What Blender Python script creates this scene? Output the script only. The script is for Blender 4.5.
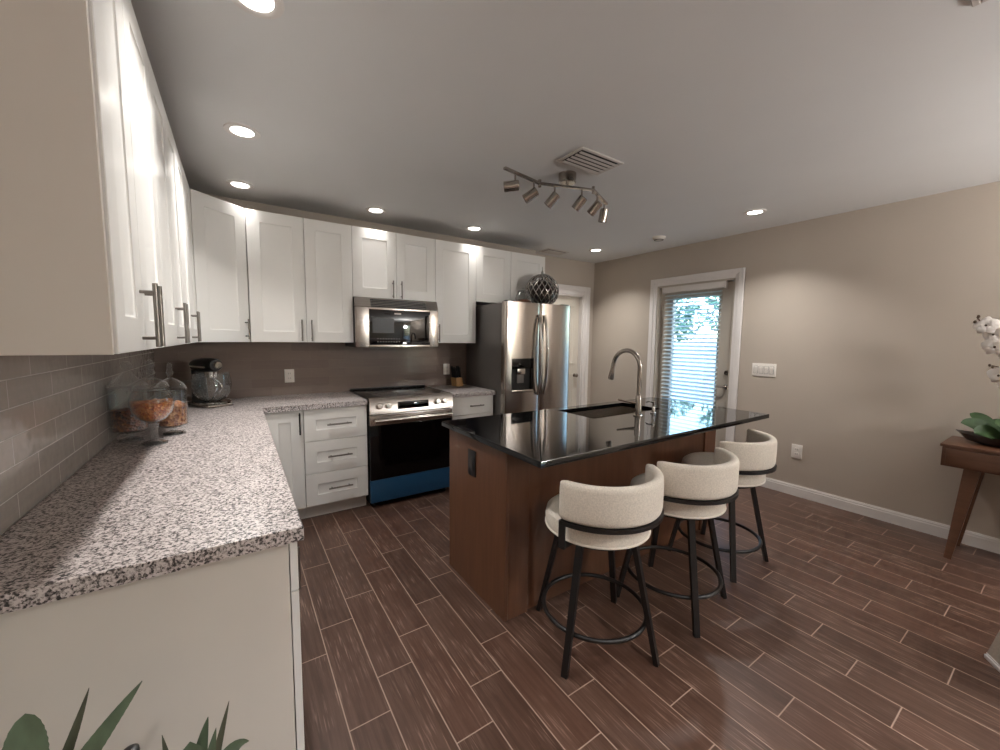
import bpy, bmesh, math, random
from mathutils import Vector, Matrix
random.seed(7)
PI = math.pi
for o in list(bpy.data.objects): bpy.data.objects.remove(o)
sc = bpy.context.scene
COL = sc.collection

# ------------------------------------------------------------------ camera
W, H, YB, YF = 4.80, 2.507, 0.14, -8.4       # right wall, ceiling, back wall by the door, far front wall
cd = bpy.data.cameras.new('camera'); cd.sensor_width = 36.0; cd.lens = 36.0 * 394.27 / 1000.0
cd.clip_start = 0.02; cd.clip_end = 300
cam = bpy.data.objects.new('camera', cd); COL.objects.link(cam)
Rv = Vector((0.83201889, -0.55463133, 0.01134227)); Uv = Vector((0.04036094, 0.08091298, 0.99590365)); Fv = Vector((0.55327711, 0.82815287, -0.08970657))
M = Matrix(((Rv.x, Uv.x, -Fv.x), (Rv.y, Uv.y, -Fv.y), (Rv.z, Uv.z, -Fv.z))).to_4x4()
M.translation = Vector((0.5201, -3.8793, 1.4167)); cam.matrix_world = M
sc.camera = cam

# ------------------------------------------------------------------ sky, exposure
wd = bpy.data.worlds.new('sky'); sc.world = wd; wd.use_nodes = True
nt = wd.node_tree; bg = nt.nodes['Background']
sky = nt.nodes.new('ShaderNodeTexSky'); sky.sky_type = 'NISHITA'; sky.sun_disc = False
sky.sun_elevation = math.radians(42); sky.sun_rotation = math.radians(200)
nt.links.new(sky.outputs[0], bg.inputs[0]); bg.inputs[1].default_value = 0.9
vs = sc.view_settings; vs.view_transform = 'Standard'; vs.look = 'None'; vs.gamma = 1.0; vs.use_curve_mapping = False
vs.exposure = 0.82
CAN_W = 6.2            # power of each recessed lamp
WARM = (1.0, 0.968, 0.94)
sc.cycles.max_bounces = 10; sc.cycles.diffuse_bounces = 5; sc.cycles.glossy_bounces = 5; sc.cycles.transparent_max_bounces = 24
sc.cycles.caustics_reflective = False; sc.cycles.caustics_refractive = False; sc.cycles.sample_clamp_indirect = 6.0

# ------------------------------------------------------------------ materials
def lin(c):
    return tuple(((v/255.0)/12.92 if v/255.0 <= .04045 else ((v/255.0+.055)/1.055)**2.4) for v in c) + (1.0,)
class NT:
    def __init__(s, name):
        s.m = bpy.data.materials.new(name); s.m.use_nodes = True; s.t = s.m.node_tree
        s.b = s.t.nodes['Principled BSDF']; s.out = s.t.nodes['Material Output']
    def n(s, typ, **kw):
        nd = s.t.nodes.new(typ)
        for k, v in kw.items():
            if k.startswith('i_'): nd.inputs[k[2:].replace('_', ' ')].default_value = v
            else: setattr(nd, k, v)
        return nd
    def l(s, a, b): s.t.links.new(a, b)
    def math(s, op, a, b=None, c=None):
        nd = s.t.nodes.new('ShaderNodeMath'); nd.operation = op
        for i, v in enumerate((a, b, c)):
            if v is None: continue
            if isinstance(v, (int, float)): nd.inputs[i].default_value = v
            else: s.l(v, nd.inputs[i])
        return nd.outputs[0]
    def ramp(s, fac, stops, interp='LINEAR'):
        nd = s.t.nodes.new('ShaderNodeValToRGB'); cr = nd.color_ramp; cr.interpolation = interp
        while len(cr.elements) < len(stops): cr.elements.new(.5)
        for e, (p, c) in zip(cr.elements, stops): e.position = p; e.color = c
        s.l(fac, nd.inputs[0]); return nd.outputs[0]
    def mix(s, fac, a, b, typ='MIX'):
        nd = s.t.nodes.new('ShaderNodeMix'); nd.data_type = 'RGBA'; nd.blend_type = typ
        for sock, v in ((nd.inputs[0], fac), (nd.inputs[6], a), (nd.inputs[7], b)):
            if isinstance(v, (int, float, tuple)): sock.default_value = v
            else: s.l(v, sock)
        return nd.outputs[2]
    def bump(s, h, strength=.2, dist=.01):
        nd = s.n('ShaderNodeBump'); nd.inputs['Strength'].default_value = strength; nd.inputs['Distance'].default_value = dist
        s.l(h, nd.inputs['Height']); s.l(nd.outputs[0], s.b.inputs['Normal'])
    def coord(s, scale=(1, 1, 1)):
        tc = s.n('ShaderNodeTexCoord'); mp = s.n('ShaderNodeMapping'); mp.inputs['Scale'].default_value = scale
        s.l(tc.outputs['Object'], mp.inputs[0]); return mp.outputs[0]
def simple(name, c, rough=.5, metal=0.0, vary=.05, scale=8.0, stretch=(1, 1, 1), bump=0.0, coat=0.0, spec=.5):
    t = NT(name); v = t.coord(stretch)
    nz = t.n('ShaderNodeTexNoise'); nz.inputs['Scale'].default_value = scale; nz.inputs['Detail'].default_value = 4; t.l(v, nz.inputs['Vector'])
    L = lin(c); lo = tuple(x*(1-vary) for x in L[:3]) + (1,); hi = tuple(min(1, x*(1+vary)) for x in L[:3]) + (1,)
    t.l(t.ramp(nz.outputs[0], [(.3, lo), (.7, hi)]), t.b.inputs['Base Color'])
    t.b.inputs['Roughness'].default_value = rough; t.b.inputs['Metallic'].default_value = metal
    t.b.inputs['Coat Weight'].default_value = coat; t.b.inputs['Specular IOR Level'].default_value = spec
    if bump: t.bump(nz.outputs[0], bump, .002)
    return t.m
def emit(name, c, strength):
    t = NT(name); t.b.inputs['Base Color'].default_value = lin(c); t.b.inputs['Emission Color'].default_value = lin(c)
    t.b.inputs['Emission Strength'].default_value = strength; return t.m
def clear_glass(name, tint=(250, 252, 252), base=.04, haze=.014):
    t = NT(name); t.t.nodes.remove(t.b)
    tr = t.n('ShaderNodeBsdfTransparent'); tr.inputs[0].default_value = lin(tint)
    df = t.n('ShaderNodeBsdfDiffuse'); df.inputs[0].default_value = lin((226, 232, 232))
    m0 = t.n('ShaderNodeMixShader'); m0.inputs[0].default_value = haze; t.l(tr.outputs[0], m0.inputs[1]); t.l(df.outputs[0], m0.inputs[2])
    gl = t.n('ShaderNodeBsdfGlossy'); gl.inputs['Roughness'].default_value = .02
    lw = t.n('ShaderNodeLayerWeight'); lw.inputs[0].default_value = .5
    f = t.math('MINIMUM', t.math('ADD', t.math('MULTIPLY', t.math('POWER', lw.outputs['Facing'], 2.4), .95), base), 1)
    mx = t.n('ShaderNodeMixShader'); t.l(f, mx.inputs[0]); t.l(m0.outputs[0], mx.inputs[1]); t.l(gl.outputs[0], mx.inputs[2])
    t.l(mx.outputs[0], t.out.inputs[0]); return t.m

def floor_mat():
    t = NT('wood_look_plank_tile')
    tc = t.n('ShaderNodeTexCoord'); sp = t.n('ShaderNodeSeparateXYZ'); t.l(tc.outputs['Object'], sp.inputs[0])
    u = t.math('DIVIDE', t.math('SUBTRACT', sp.outputs[0], .803 - .1525*20), .1525)
    k = t.math('FLOOR', u); fu = t.math('FRACT', u)
    v = t.math('SUBTRACT', t.math('DIVIDE', t.math('ADD', sp.outputs[1], 1.312 + 59.5), .595), t.math('MULTIPLY', t.math('SUBTRACT', k, 20), .29))
    kv = t.math('FLOOR', v); fv = t.math('FRACT', v)
    du = t.math('MULTIPLY', t.math('MINIMUM', fu, t.math('SUBTRACT', 1, fu)), .1525)
    dv = t.math('MULTIPLY', t.math('MINIMUM', fv, t.math('SUBTRACT', 1, fv)), .595)
    d = t.math('MINIMUM', du, dv)
    gm = t.n('ShaderNodeMapRange'); gm.inputs[1].default_value = .0012; gm.inputs[2].default_value = .0030; t.l(d, gm.inputs[0])
    tile = gm.outputs[0]                                        # 0 in the grout, 1 on the tile
    idv = t.n('ShaderNodeCombineXYZ'); t.l(k, idv.inputs[0]); t.l(kv, idv.inputs[1])
    wn = t.n('ShaderNodeTexWhiteNoise'); t.l(idv.outputs[0], wn.inputs[0])
    # grain, stretched along the plank and shifted per plank
    cv = t.n('ShaderNodeCombineXYZ')
    t.l(t.math('MULTIPLY', sp.outputs[0], 60), cv.inputs[0]); t.l(t.math('MULTIPLY', sp.outputs[1], 2.6), cv.inputs[1]); t.l(t.math('MULTIPLY', wn.outputs[0], 40), cv.inputs[2])
    g = t.n('ShaderNodeTexNoise'); g.inputs['Scale'].default_value = 1.0; g.inputs['Detail'].default_value = 5; g.inputs['Roughness'].default_value = .6; t.l(cv.outputs[0], g.inputs['Vector'])
    b = t.n('ShaderNodeTexNoise'); b.inputs['Scale'].default_value = 5; b.inputs['Detail'].default_value = 3; t.l(tc.outputs['Object'], b.inputs['Vector'])
    c = t.ramp(g.outputs[0], [(.28, lin((42, 25, 18))), (.46, lin((68, 47, 38))), (.72, lin((106, 82, 70)))])
    tone = t.ramp(wn.outputs[0], [(0, lin((80, 54, 43))), (.5, lin((54, 39, 32))), (1, lin((82, 61, 51)))])
    c = t.mix(.5, c, tone)
    c = t.mix(t.math('MULTIPLY', b.outputs[0], .35), c, lin((96, 70, 57)))
    c2 = t.n('ShaderNodeCombineXYZ'); t.l(t.math('MULTIPLY', sp.outputs[0], 150), c2.inputs[0]); t.l(t.math('MULTIPLY', sp.outputs[1], 7), c2.inputs[1]); t.l(t.math('MULTIPLY', wn.outputs[0], 77), c2.inputs[2])
    sk = t.n('ShaderNodeTexNoise'); sk.inputs['Scale'].default_value = 1.0; sk.inputs['Detail'].default_value = 3; t.l(c2.outputs[0], sk.inputs['Vector'])
    sm = t.n('ShaderNodeMapRange'); sm.inputs[1].default_value = .54; sm.inputs[2].default_value = .72; t.l(sk.outputs[0], sm.inputs[0])
    bm_ = t.n('ShaderNodeMapRange'); bm_.inputs[1].default_value = .42; bm_.inputs[2].default_value = .62; t.l(b.outputs[0], bm_.inputs[0])
    c = t.mix(t.math('MULTIPLY', t.math('MULTIPLY', sm.outputs[0], bm_.outputs[0]), .6), c, lin((150, 124, 110)))
    c = t.mix(tile, lin((150, 129, 115)), c)
    t.l(c, t.b.inputs['Base Color'])
    r = t.math('ADD', t.math('MULTIPLY', g.outputs[0], .22), .27)
    t.l(t.math('ADD', t.math('MULTIPLY', t.math('SUBTRACT', 1, tile), .4), r), t.b.inputs['Roughness'])
    t.b.inputs['Specular IOR Level'].default_value = .42
    hh = t.math('ADD', tile, t.math('MULTIPLY', g.outputs[0], .35)); t.bump(hh, .22, .003)
    return t.m
def granite_mat():
    t = NT('speckled_granite'); v = t.coord()
    a = t.n('ShaderNodeTexNoise'); a.inputs['Scale'].default_value = 135; a.inputs['Detail'].default_value = 4; a.inputs['Roughness'].default_value = .7; t.l(v, a.inputs['Vector'])
    b = t.n('ShaderNodeTexVoronoi'); b.inputs['Scale'].default_value = 190; t.l(v, b.inputs['Vector'])
    sp = t.n('ShaderNodeSeparateColor'); t.l(b.outputs['Color'], sp.inputs[0])
    f = t.math('ADD', t.math('MULTIPLY', a.outputs[0], .78), t.math('MULTIPLY', sp.outputs[0], .22))
    c = t.ramp(f, [(.385, lin((44, 40, 40))), (.435, lin((108, 99, 96))), (.48, lin((166, 156, 152))), (.57, lin((212, 203, 200)))])
    t.l(c, t.b.inputs['Base Color']); t.b.inputs['Roughness'].default_value = .36
    return t.m
def backsplash_mat(name, axis, c1, c2, gc):
    t = NT(name); tc = t.n('ShaderNodeTexCoord'); sp = t.n('ShaderNodeSeparateXYZ'); t.l(tc.outputs['Object'], sp.inputs[0])
    cb = t.n('ShaderNodeCombineXYZ'); t.l(sp.outputs[axis], cb.inputs[0]); t.l(t.math('ADD', sp.outputs[2], .0225), cb.inputs[1])
    br = t.n('ShaderNodeTexBrick'); t.l(cb.outputs[0], br.inputs['Vector'])
    br.inputs['Scale'].default_value = 1; br.inputs['Brick Width'].default_value = .305; br.inputs['Row Height'].default_value = .0775
    br.inputs['Mortar Size'].default_value = .0018; br.inputs['Mortar Smooth'].default_value = .3
    br.inputs['Color1'].default_value = lin(c1); br.inputs['Color2'].default_value = lin(c2); br.inputs['Mortar'].default_value = lin(gc)
    nz = t.n('ShaderNodeTexNoise'); nz.inputs['Scale'].default_value = 1; nz.inputs['Detail'].default_value = 4
    mp = t.n('ShaderNodeMapping'); mp.inputs['Scale'].default_value = (5, 60, 1); t.l(cb.outputs[0], mp.inputs[0]); t.l(mp.outputs[0], nz.inputs['Vector'])
    c = t.mix(t.math('MULTIPLY', nz.outputs[0], .35), br.outputs['Color'], lin(tuple(int(x*1.28) for x in c1)))
    t.l(c, t.b.inputs['Base Color']); t.b.inputs['Roughness'].default_value = .06; t.b.inputs['Specular IOR Level'].default_value = .5
    wv = t.n('ShaderNodeTexNoise'); wv.inputs['Scale'].default_value = 22; wv.inputs['Detail'].default_value = 1; t.l(cb.outputs[0], wv.inputs['Vector'])
    hh = t.math('ADD', t.math('MULTIPLY', br.outputs['Fac'], -1.0), t.math('MULTIPLY', wv.outputs[0], .9)); t.bump(hh, .5, .004)
    return t.m
def brushed(name, c, rough=.28, axis=2):
    st = [220, 220, 220]; st[axis] = 2
    return simple(name, c, rough, 1.0, .06, 1.0, tuple(st))
def food_mat(name, cols, scale):
    t = NT(name); v = t.coord(); vo = t.n('ShaderNodeTexVoronoi'); vo.inputs['Scale'].default_value = scale; t.l(v, vo.inputs['Vector'])
    sp = t.n('ShaderNodeSeparateColor'); t.l(vo.outputs['Color'], sp.inputs[0])
    t.l(t.ramp(sp.outputs[0], [(i/(len(cols)-1), lin(c)) for i, c in enumerate(cols)]), t.b.inputs['Base Color'])
    t.b.inputs['Roughness'].default_value = .6; t.bump(vo.outputs['Distance'], .8, .006); return t.m

MT = dict(
    wall=simple('beige_wall_paint', (181, 170, 157), .62, 0, .02, 3, bump=.03),
    ceil=simple('ceiling_paint', (221, 221, 220), .8, 0, .015, 2),
    trim=simple('white_trim_paint', (224, 219, 215), .35, 0, .02, 5),
    cab=simple('white_cabinet_lacquer', (228, 226, 221), .3, 0, .012, 4),
    carcass=simple('cabinet_side_panel', (214, 207, 198), .38, 0, .02, 3),
    floor=floor_mat(), granite=granite_mat(),
    tile_left=backsplash_mat('glazed_subway_tile_left', 1, (140, 131, 124), (150, 141, 133), (196, 189, 181)),  # grout kept pale to paint the thin glint along the tile edges
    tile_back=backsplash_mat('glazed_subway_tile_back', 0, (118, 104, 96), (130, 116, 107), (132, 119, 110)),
    steel=brushed('brushed_stainless_steel', (196, 188, 180), .24, 0),
    steel_v=brushed('brushed_stainless_steel_vertical', (190, 182, 174), .2, 2),
    chrome=simple('chrome', (210, 208, 205), .08, 1.0, .02, 5),
    nickel=simple('brushed_nickel', (176, 168, 160), .22, 1.0, .04, 40),
    handle_metal=simple('satin_nickel_handle', (128, 122, 116), .34, 1.0, .05, 40),
    greysteel=simple('grey_enamel_side', (112, 108, 105), .4, .3, .03, 6),
    blackglass=simple('black_glass', (4, 4, 5), .06, 0, .05, 5, spec=.35),
    mirrorglass=simple('black_mirror_glass', (6, 6, 8), .04, 0, .05, 5, coat=1.0),
    blackplastic=simple('black_plastic', (20, 20, 21), .35, 0, .05, 20),
    blackmetal=simple('matte_black_metal', (19, 15, 14), .42, 0, .06, 30),
    bluefilm=simple('blue_protective_film', (32, 74, 106), .32, 0, .06, 10),
    quartz=simple('polished_black_stone', (13, 13, 15), .04, 0, .3, 160, coat=.2),
    wood=simple('dark_stained_wood', (96, 63, 44), .36, 0, .16, 3, (14, 14, 1), .03),
    wood_x=simple('dark_stained_wood_grain_sideways', (108, 70, 48), .4, 0, .2, 3, (14, 1, 14), .05),
    raw_shade=simple('shade_toned_chipboard', (84, 78, 72), .9, 0, .2, 60),  # unpainted cabinet tops, toned dark to paint the shade below the ceiling
    oak=simple('light_wood_block', (186, 146, 98), .5, 0, .12, 6, (10, 10, 1)),
    fabric=simple('oatmeal_boucle_fabric', (218, 210, 198), .92, 0, .12, 160, bump=.5),
    piping=simple('white_piping', (226, 218, 206), .8, 0, .05, 60),
    leaf=simple('dark_green_leaf', (50, 72, 40), .5, 0, .3, 30, spec=.3),
    agave=simple('dusty_agave_leaf', (78, 92, 72), .55, 0, .3, 14, (3, 3, 1)),
    agave_dark=simple('bronze_agave_leaf', (70, 72, 56), .5, 0, .3, 14),
    petal=simple('white_petal', (236, 230, 224), .6, 0, .04, 30),
    stem=simple('brown_stem', (72, 54, 38), .6, 0, .2, 40),
    bowl=simple('dark_brown_glaze', (44, 33, 29), .3, 0, .2, 12),
    pot=simple('black_pot_glaze', (30, 27, 26), .3, 0, .15, 12),
    soil=simple('potting_soil', (46, 36, 28), .95, 0, .5, 80, bump=.6),
    plate=simple('white_switch_plastic', (228, 222, 214), .4, 0, .02, 6),
    slot=simple('dark_slot', (52, 48, 46), .5, 0, .05, 6),
    door=simple('greige_door_paint', (188, 179, 166), .45, 0, .02, 4),
    door_pale=simple('cream_door_paint', (206, 198, 184), .45, 0, .02, 4),
    blind=None, glass=clear_glass('clear_glass'), pane=clear_glass('window_pane', (236, 246, 248), .03, 0.0),
    lens=emit('lamp_lens', (255, 250, 240), 9.0), vent=simple('painted_vent_metal', (196, 190, 184), .45, 0, .03, 6),
    ventdark=simple('vent_shadow_box', (40, 38, 36), .8, 0, .1, 6),
    food_a=food_mat('dark_granola', [(96, 46, 22), (146, 76, 36), (58, 28, 16), (166, 100, 52)], 95),
    food_b=food_mat('orange_cereal', [(214, 116, 44), (178, 80, 28), (226, 146, 74), (136, 58, 24)], 110),
    food_c=food_mat('red_brown_pasta', [(170, 104, 64), (206, 150, 104), (120, 62, 40), (188, 124, 82)], 80),
    patio=simple('patio_concrete', (190, 196, 196), .85, 0, .1, 3),
    fence=simple('pale_vinyl_fence', (206, 220, 222), .6, 0, .05, 4), foliage=simple('tree_foliage', (104, 138, 116), .7, 0, .3, 9),
    silver=simple('silver_wire', (186, 182, 176), .25, 1.0, .1, 40),
    walnut=simple('walnut_wood', (92, 62, 45), .4, 0, .2, 3, (12, 1.2, 12), .04),
    linen=simple('linen_slipcover', (172, 160, 146), .9, 0, .08, 120, bump=.2),
)
def blind_mat():
    t = NT('white_blind_slat'); t.b.inputs['Base Color'].default_value = lin((232, 238, 240)); t.b.inputs['Roughness'].default_value = .45
    tl = t.n('ShaderNodeBsdfTranslucent'); tl.inputs[0].default_value = lin((225, 240, 244))
    nz = t.n('ShaderNodeTexNoise'); nz.inputs['Scale'].default_value = 9
    t.l(t.math('ADD', t.math('MULTIPLY', nz.outputs[0], .1), .4), t.b.inputs['Roughness'])
    mx = t.n('ShaderNodeMixShader'); mx.inputs[0].default_value = .4; t.l(t.b.outputs[0], mx.inputs[1]); t.l(tl.outputs[0], mx.inputs[2]); t.l(mx.outputs[0], t.out.inputs[0]); return t.m
MT['blind'] = blind_mat()

# ------------------------------------------------------------------ mesh helpers
class MB:
    def __init__(s): s.bm = bmesh.new()
    def box(s, a, b, bev=0.0, seg=2, rot=None, piv=(0, 0, 0)):
        x0, y0, z0 = (min(a[i], b[i]) for i in range(3)); x1, y1, z1 = (max(a[i], b[i]) for i in range(3))
        v = [s.bm.verts.new(p) for p in ((x0,y0,z0),(x1,y0,z0),(x1,y1,z0),(x0,y1,z0),(x0,y0,z1),(x1,y0,z1),(x1,y1,z1),(x0,y1,z1))]
        f = [s.bm.faces.new([v[i] for i in q]) for q in ((0,3,2,1),(4,5,6,7),(0,1,5,4),(1,2,6,5),(2,3,7,6),(3,0,4,7))]
        if rot is not None:
            bmesh.ops.rotate(s.bm, cent=piv, matrix=rot, verts=v)
        if bev > 0:
            es = list({e for q in f for e in q.edges})
            bmesh.ops.bevel(s.bm, geom=es, offset=bev, segments=seg, affect='EDGES', profile=.6)
        return s
    def slab_door(s, x0, x1, z0, z1, yf, th=.02, rail=.083, dep=.0055):   # shaker front, face towards -y at y = yf
        b = s.bm
        def ring(i, y): return [b.verts.new(p) for p in ((x0+i, y, z0+i), (x1-i, y, z0+i), (x1-i, y, z1-i), (x0+i, y, z1-i))]
        R0 = ring(0, yf+th); R1 = ring(0, yf+.0015); R2 = ring(.0015, yf); R3 = ring(rail, yf); R4 = ring(rail+.003, yf+dep*.7); R5 = ring(rail+.009, yf+dep)
        for A, B in ((R0, R1), (R1, R2), (R2, R3), (R3, R4), (R4, R5)):
            for i in range(4): b.faces.new((A[i], A[(i+1) % 4], B[(i+1) % 4], B[i]))
        b.faces.new(R5); b.faces.new(R0[::-1]); return s
    def tube(s, pts, r, n=12, cap=True, closed=False):
        pts = [Vector(p) for p in pts]; N = len(pts); rr = r if isinstance(r, (list, tuple)) else [r]*N
        rings = []; up = None
        for i, p in enumerate(pts):
            if closed: t = (pts[(i+1) % N]-pts[i-1])
            else: t = (pts[min(i+1, N-1)]-pts[max(i-1, 0)])
            t.normalize()
            if up is None:
                up = Vector((0, 0, 1)) if abs(t.z) < .9 else Vector((1, 0, 0))
            a = t.cross(up)
            if a.length < 1e-6: a = t.orthogonal()
            a.normalize(); c = a.cross(t).normalized(); up = c
            rings.append([s.bm.verts.new(p + (a*math.cos(2*PI*k/n)+c*math.sin(2*PI*k/n))*rr[i]) for k in range(n)])
        for i in range(N if closed else N-1):
            A, B = rings[i], rings[(i+1) % N]
            for k in range(n): s.bm.faces.new((A[k], A[(k+1) % n], B[(k+1) % n], B[k]))
        if cap and not closed: s.bm.faces.new(rings[0][::-1]); s.bm.faces.new(rings[-1])
        return s
    def bar(s, a, b, w, d, w2=None, d2=None, xdir=None):      # rectangular tapered bar
        a, b = Vector(a), Vector(b); t = (b-a).normalized()
        x = Vector(xdir) if xdir else (Vector((1, 0, 0)) if abs(t.x) < .9 else Vector((0, 1, 0)))
        x = (x - t*x.dot(t)).normalized(); y = t.cross(x)
        w2 = w if w2 is None else w2; d2 = d if d2 is None else d2
        A = [s.bm.verts.new(a+x*sx*w/2+y*sy*d/2) for sx, sy in ((-1,-1),(1,-1),(1,1),(-1,1))]
        B = [s.bm.verts.new(b+x*sx*w2/2+y*sy*d2/2) for sx, sy in ((-1,-1),(1,-1),(1,1),(-1,1))]
        for k in range(4): s.bm.faces.new((A[k], A[(k+1) % 4], B[(k+1) % 4], B[k]))
        s.bm.faces.new(A[::-1]); s.bm.faces.new(B); return s
    def lathe(s, prof, c=(0, 0, 0), n=32, closed=False):
        c = Vector(c); rings = []
        for r, z in prof:
            if r < 1e-5: rings.append([s.bm.verts.new(c+Vector((0, 0, z)))])
            else: rings.append([s.bm.verts.new(c+Vector((r*math.cos(2*PI*k/n), r*math.sin(2*PI*k/n), z))) for k in range(n)])
        L = len(rings)
        for i in range(L if closed else L-1):
            A, B = rings[i], rings[(i+1) % L]
            for k in range(n):
                q = [A[k % len(A)], A[(k+1) % len(A)], B[(k+1) % len(B)], B[k % len(B)]]
                q = [v for j, v in enumerate(q) if v not in q[:j]]
                if len(q) >= 3:
                    try: s.bm.faces.new(q)
                    except ValueError: pass
        return s
    def disc(s, c, r, n=32, axis='z'):
        c = Vector(c); f = {'z': lambda a: (math.cos(a), math.sin(a), 0), 'y': lambda a: (math.cos(a), 0, math.sin(a)), 'x': lambda a: (0, math.cos(a), math.sin(a))}[axis]
        s.bm.faces.new([s.bm.verts.new(c+Vector(f(2*PI*k/n))*r) for k in range(n)]); return s
    def prism(s, poly, z0, z1, bev=0):
        A = [s.bm.verts.new((x, y, z0)) for x, y in poly]; B = [s.bm.verts.new((x, y, z1)) for x, y in poly]; n = len(poly)
        fs = [s.bm.faces.new((A[k], A[(k+1) % n], B[(k+1) % n], B[k])) for k in range(n)] + [s.bm.faces.new(A[::-1]), s.bm.faces.new(B)]
        if bev:
            es = list({e for q in fs for e in q.edges}); bmesh.ops.bevel(s.bm, geom=es, offset=bev, segments=2, affect='EDGES', profile=.6)
        return s
    def sphere(s, c, r, sc_=(1, 1, 1), seg=20, ring=12):
        m = Matrix.Translation(c) @ Matrix.Diagonal((r*sc_[0], r*sc_[1], r*sc_[2], 1)); bmesh.ops.create_uvsphere(s.bm, u_segments=seg, v_segments=ring, radius=1, matrix=m); return s
    def xf(s, mat): bmesh.ops.transform(s.bm, matrix=mat, verts=s.bm.verts); return s
    def build(s, name, mat, parent=None, label=None, ang=38, loc=None):
        bmesh.ops.recalc_face_normals(s.bm, faces=s.bm.faces)
        me = bpy.data.meshes.new(name); s.bm.to_mesh(me); s.bm.free()
        me.materials.append(MT[mat] if isinstance(mat, str) else mat)
        for p in me.polygons: p.use_smooth = True
        me.set_sharp_from_angle(angle=math.radians(ang))
        o = bpy.data.objects.new(name, me); COL.objects.link(o)
        if parent is not None: o.parent = parent
        if loc: o.location = loc
        if label: o['label'] = label
        return o
def tag(o, label, cat, group=None):
    o['label'] = label; o['category'] = cat
    if group: o['group'] = group
    return o
def thing(name, label, cat, loc=(0, 0, 0), rz=0.0, group=None):
    o = bpy.data.objects.new(name, None); COL.objects.link(o); o.empty_display_size = .1
    o.location = loc; o.rotation_euler = (0, 0, rz); return tag(o, label, cat, group)
def struct(o): o['kind'] = 'structure'; return o
def copy_tree(o, parent=None):
    c = o.copy(); COL.objects.link(c)
    if parent is not None: c.parent = parent
    for ch in list(o.children): copy_tree(ch, c)
    return c

# ------------------------------------------------------------------ the room
struct(MB().box((-.15, YF-.15, -.12), (W+.15, YB+.15, 0)).build('floor', 'floor'))
struct(MB().box((-.15, YF-.15, H), (W+.15, YB+.15, H+.12)).build('ceiling', 'ceil'))
struct(MB().box((-.15, YF-.15, 0), (0, .0, H)).build('wall_left', 'wall'))
DX0, DX1, DZ = 3.76, 4.60, 2.045                      # back doorway
wb = MB().box((-.15, 0, 0), (3.62, YB+.15, H)).box((3.62, YB, 0), (DX0, YB+.15, H)).box((DX1, YB, 0), (W+.15, YB+.15, H)).box((DX0, YB, DZ), (DX1, YB+.15, H))
struct(wb.build('wall_back', 'wall'))
WY0, WY1, WZ0, WZ1 = -8.25, -6.7, .12, 2.06          # tall window in the right wall, behind the camera
RY0, RY1, RZ = -1.80, -.895, 2.075                   # exterior door opening in the right wall
wr = MB().box((W, YF-.15, 0), (W+.15, WY0, H)).box((W, WY1, 0), (W+.15, RY0, H)).box((W, WY0, WZ1), (W+.15, WY1, H)).box((W, WY0, 0), (W+.15, WY1, WZ0)).box((W, RY1, 0), (W+.15, YB, H)).box((W, RY0, RZ), (W+.15, RY1, H))
struct(wr.build('wall_right', 'wall'))
struct(MB().box((0, YF-.15, 0), (W, YF, H)).build('wall_front', 'wall'))
win = MB(); wx = (W+.04, W+.10)
for y0, y1, z0, z1 in ((WY0, WY0+.06, WZ0, WZ1), (WY1-.06, WY1, WZ0, WZ1), (WY0+.06, WY1-.06, WZ0, WZ0+.06), (WY0+.06, WY1-.06, WZ1-.06, WZ1), (WY0+.06, WY1-.06, 1.06, 1.11)): win.box((wx[0], y0, z0), (wx[1], y1, z1))
win = struct(win.build('window_1', 'trim'))
MB().box((W+.067, WY0+.06, WZ0+.06), (W+.073, WY1-.06, WZ1-.06)).build('pane', 'pane', win)

def casing(name, pts_in, w, th, axis, at, sgn):
    """door casing: stepped boards round an opening; pts_in=(a0,a1,top) along the wall"""
    a0, a1, top = pts_in; m = MB()
    def bx(u0, u1, z0, z1, t0, t1):
        p, q = at + sgn*t0, at + sgn*t1
        if axis == 'x': m.box((p, u0, z0), (q, u1, z1), .003, 1)
        else: m.box((u0, p, z0), (u1, q, z1), .003, 1)
    for (i, o, t) in ((0, w, th*.6), (w*.45, w, th)):
        bx(a0-o, a0-i, 0, top+o, 0, t); bx(a1+i, a1+o, 0, top+o, 0, t); bx(a0-i, a1+i, top+i, top+o, 0, t)
    return struct(m.build(name, 'trim'))
casing('trim_1', (RY0, RY1, RZ), .088, .022, 'x', W, -1)
casing('trim_2', (DX0, DX1, DZ), .115, .022, 'y', YB, -1)
jm = MB().box((W, RY0, 0), (W+.15, RY0+.02, RZ)).box((W, RY1-.02, 0), (W+.15, RY1, RZ)).box((W, RY0+.02, RZ-.02), (W+.15, RY1-.02, RZ))
struct(jm.build('trim_3', 'door'))
jm = MB().box((DX0, YB, 0), (DX0+.02, YB+.15, DZ)).box((DX1-.02, YB, 0), (DX1, YB+.15, DZ)).box((DX0+.02, YB, DZ-.02), (DX1-.02, YB+.15, DZ))
struct(jm.build('trim_4', 'trim'))
def baseboard(name, a, b, axis, at, sgn):
    m = MB()
    for z0, z1, t in ((0, .075, .016), (.075, .092, .011), (.092, .1, .006)):
        if axis == 'x': m.box((at, a, z0), (at+sgn*t, b, z1))
        else: m.box((a, at, z0), (b, at+sgn*t, z1))
    return struct(m.build(name, 'trim'))
baseboard('baseboard_right', YF, RY0-.09, 'x', W, -1)
baseboard('baseboard_right_corner', RY1+.09, YB-.03, 'x', W, -1)
baseboard('baseboard_left', YF+.02, -2.79, 'x', 0, 1)
baseboard('baseboard_front', .02, W-.02, 'y', YF, 1)
# backsplash
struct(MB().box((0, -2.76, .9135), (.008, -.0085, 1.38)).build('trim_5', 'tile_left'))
struct(MB().box((0, -.008, .9135), (2.655, 0, 1.38)).build('trim_6', 'tile_back'))

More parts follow.
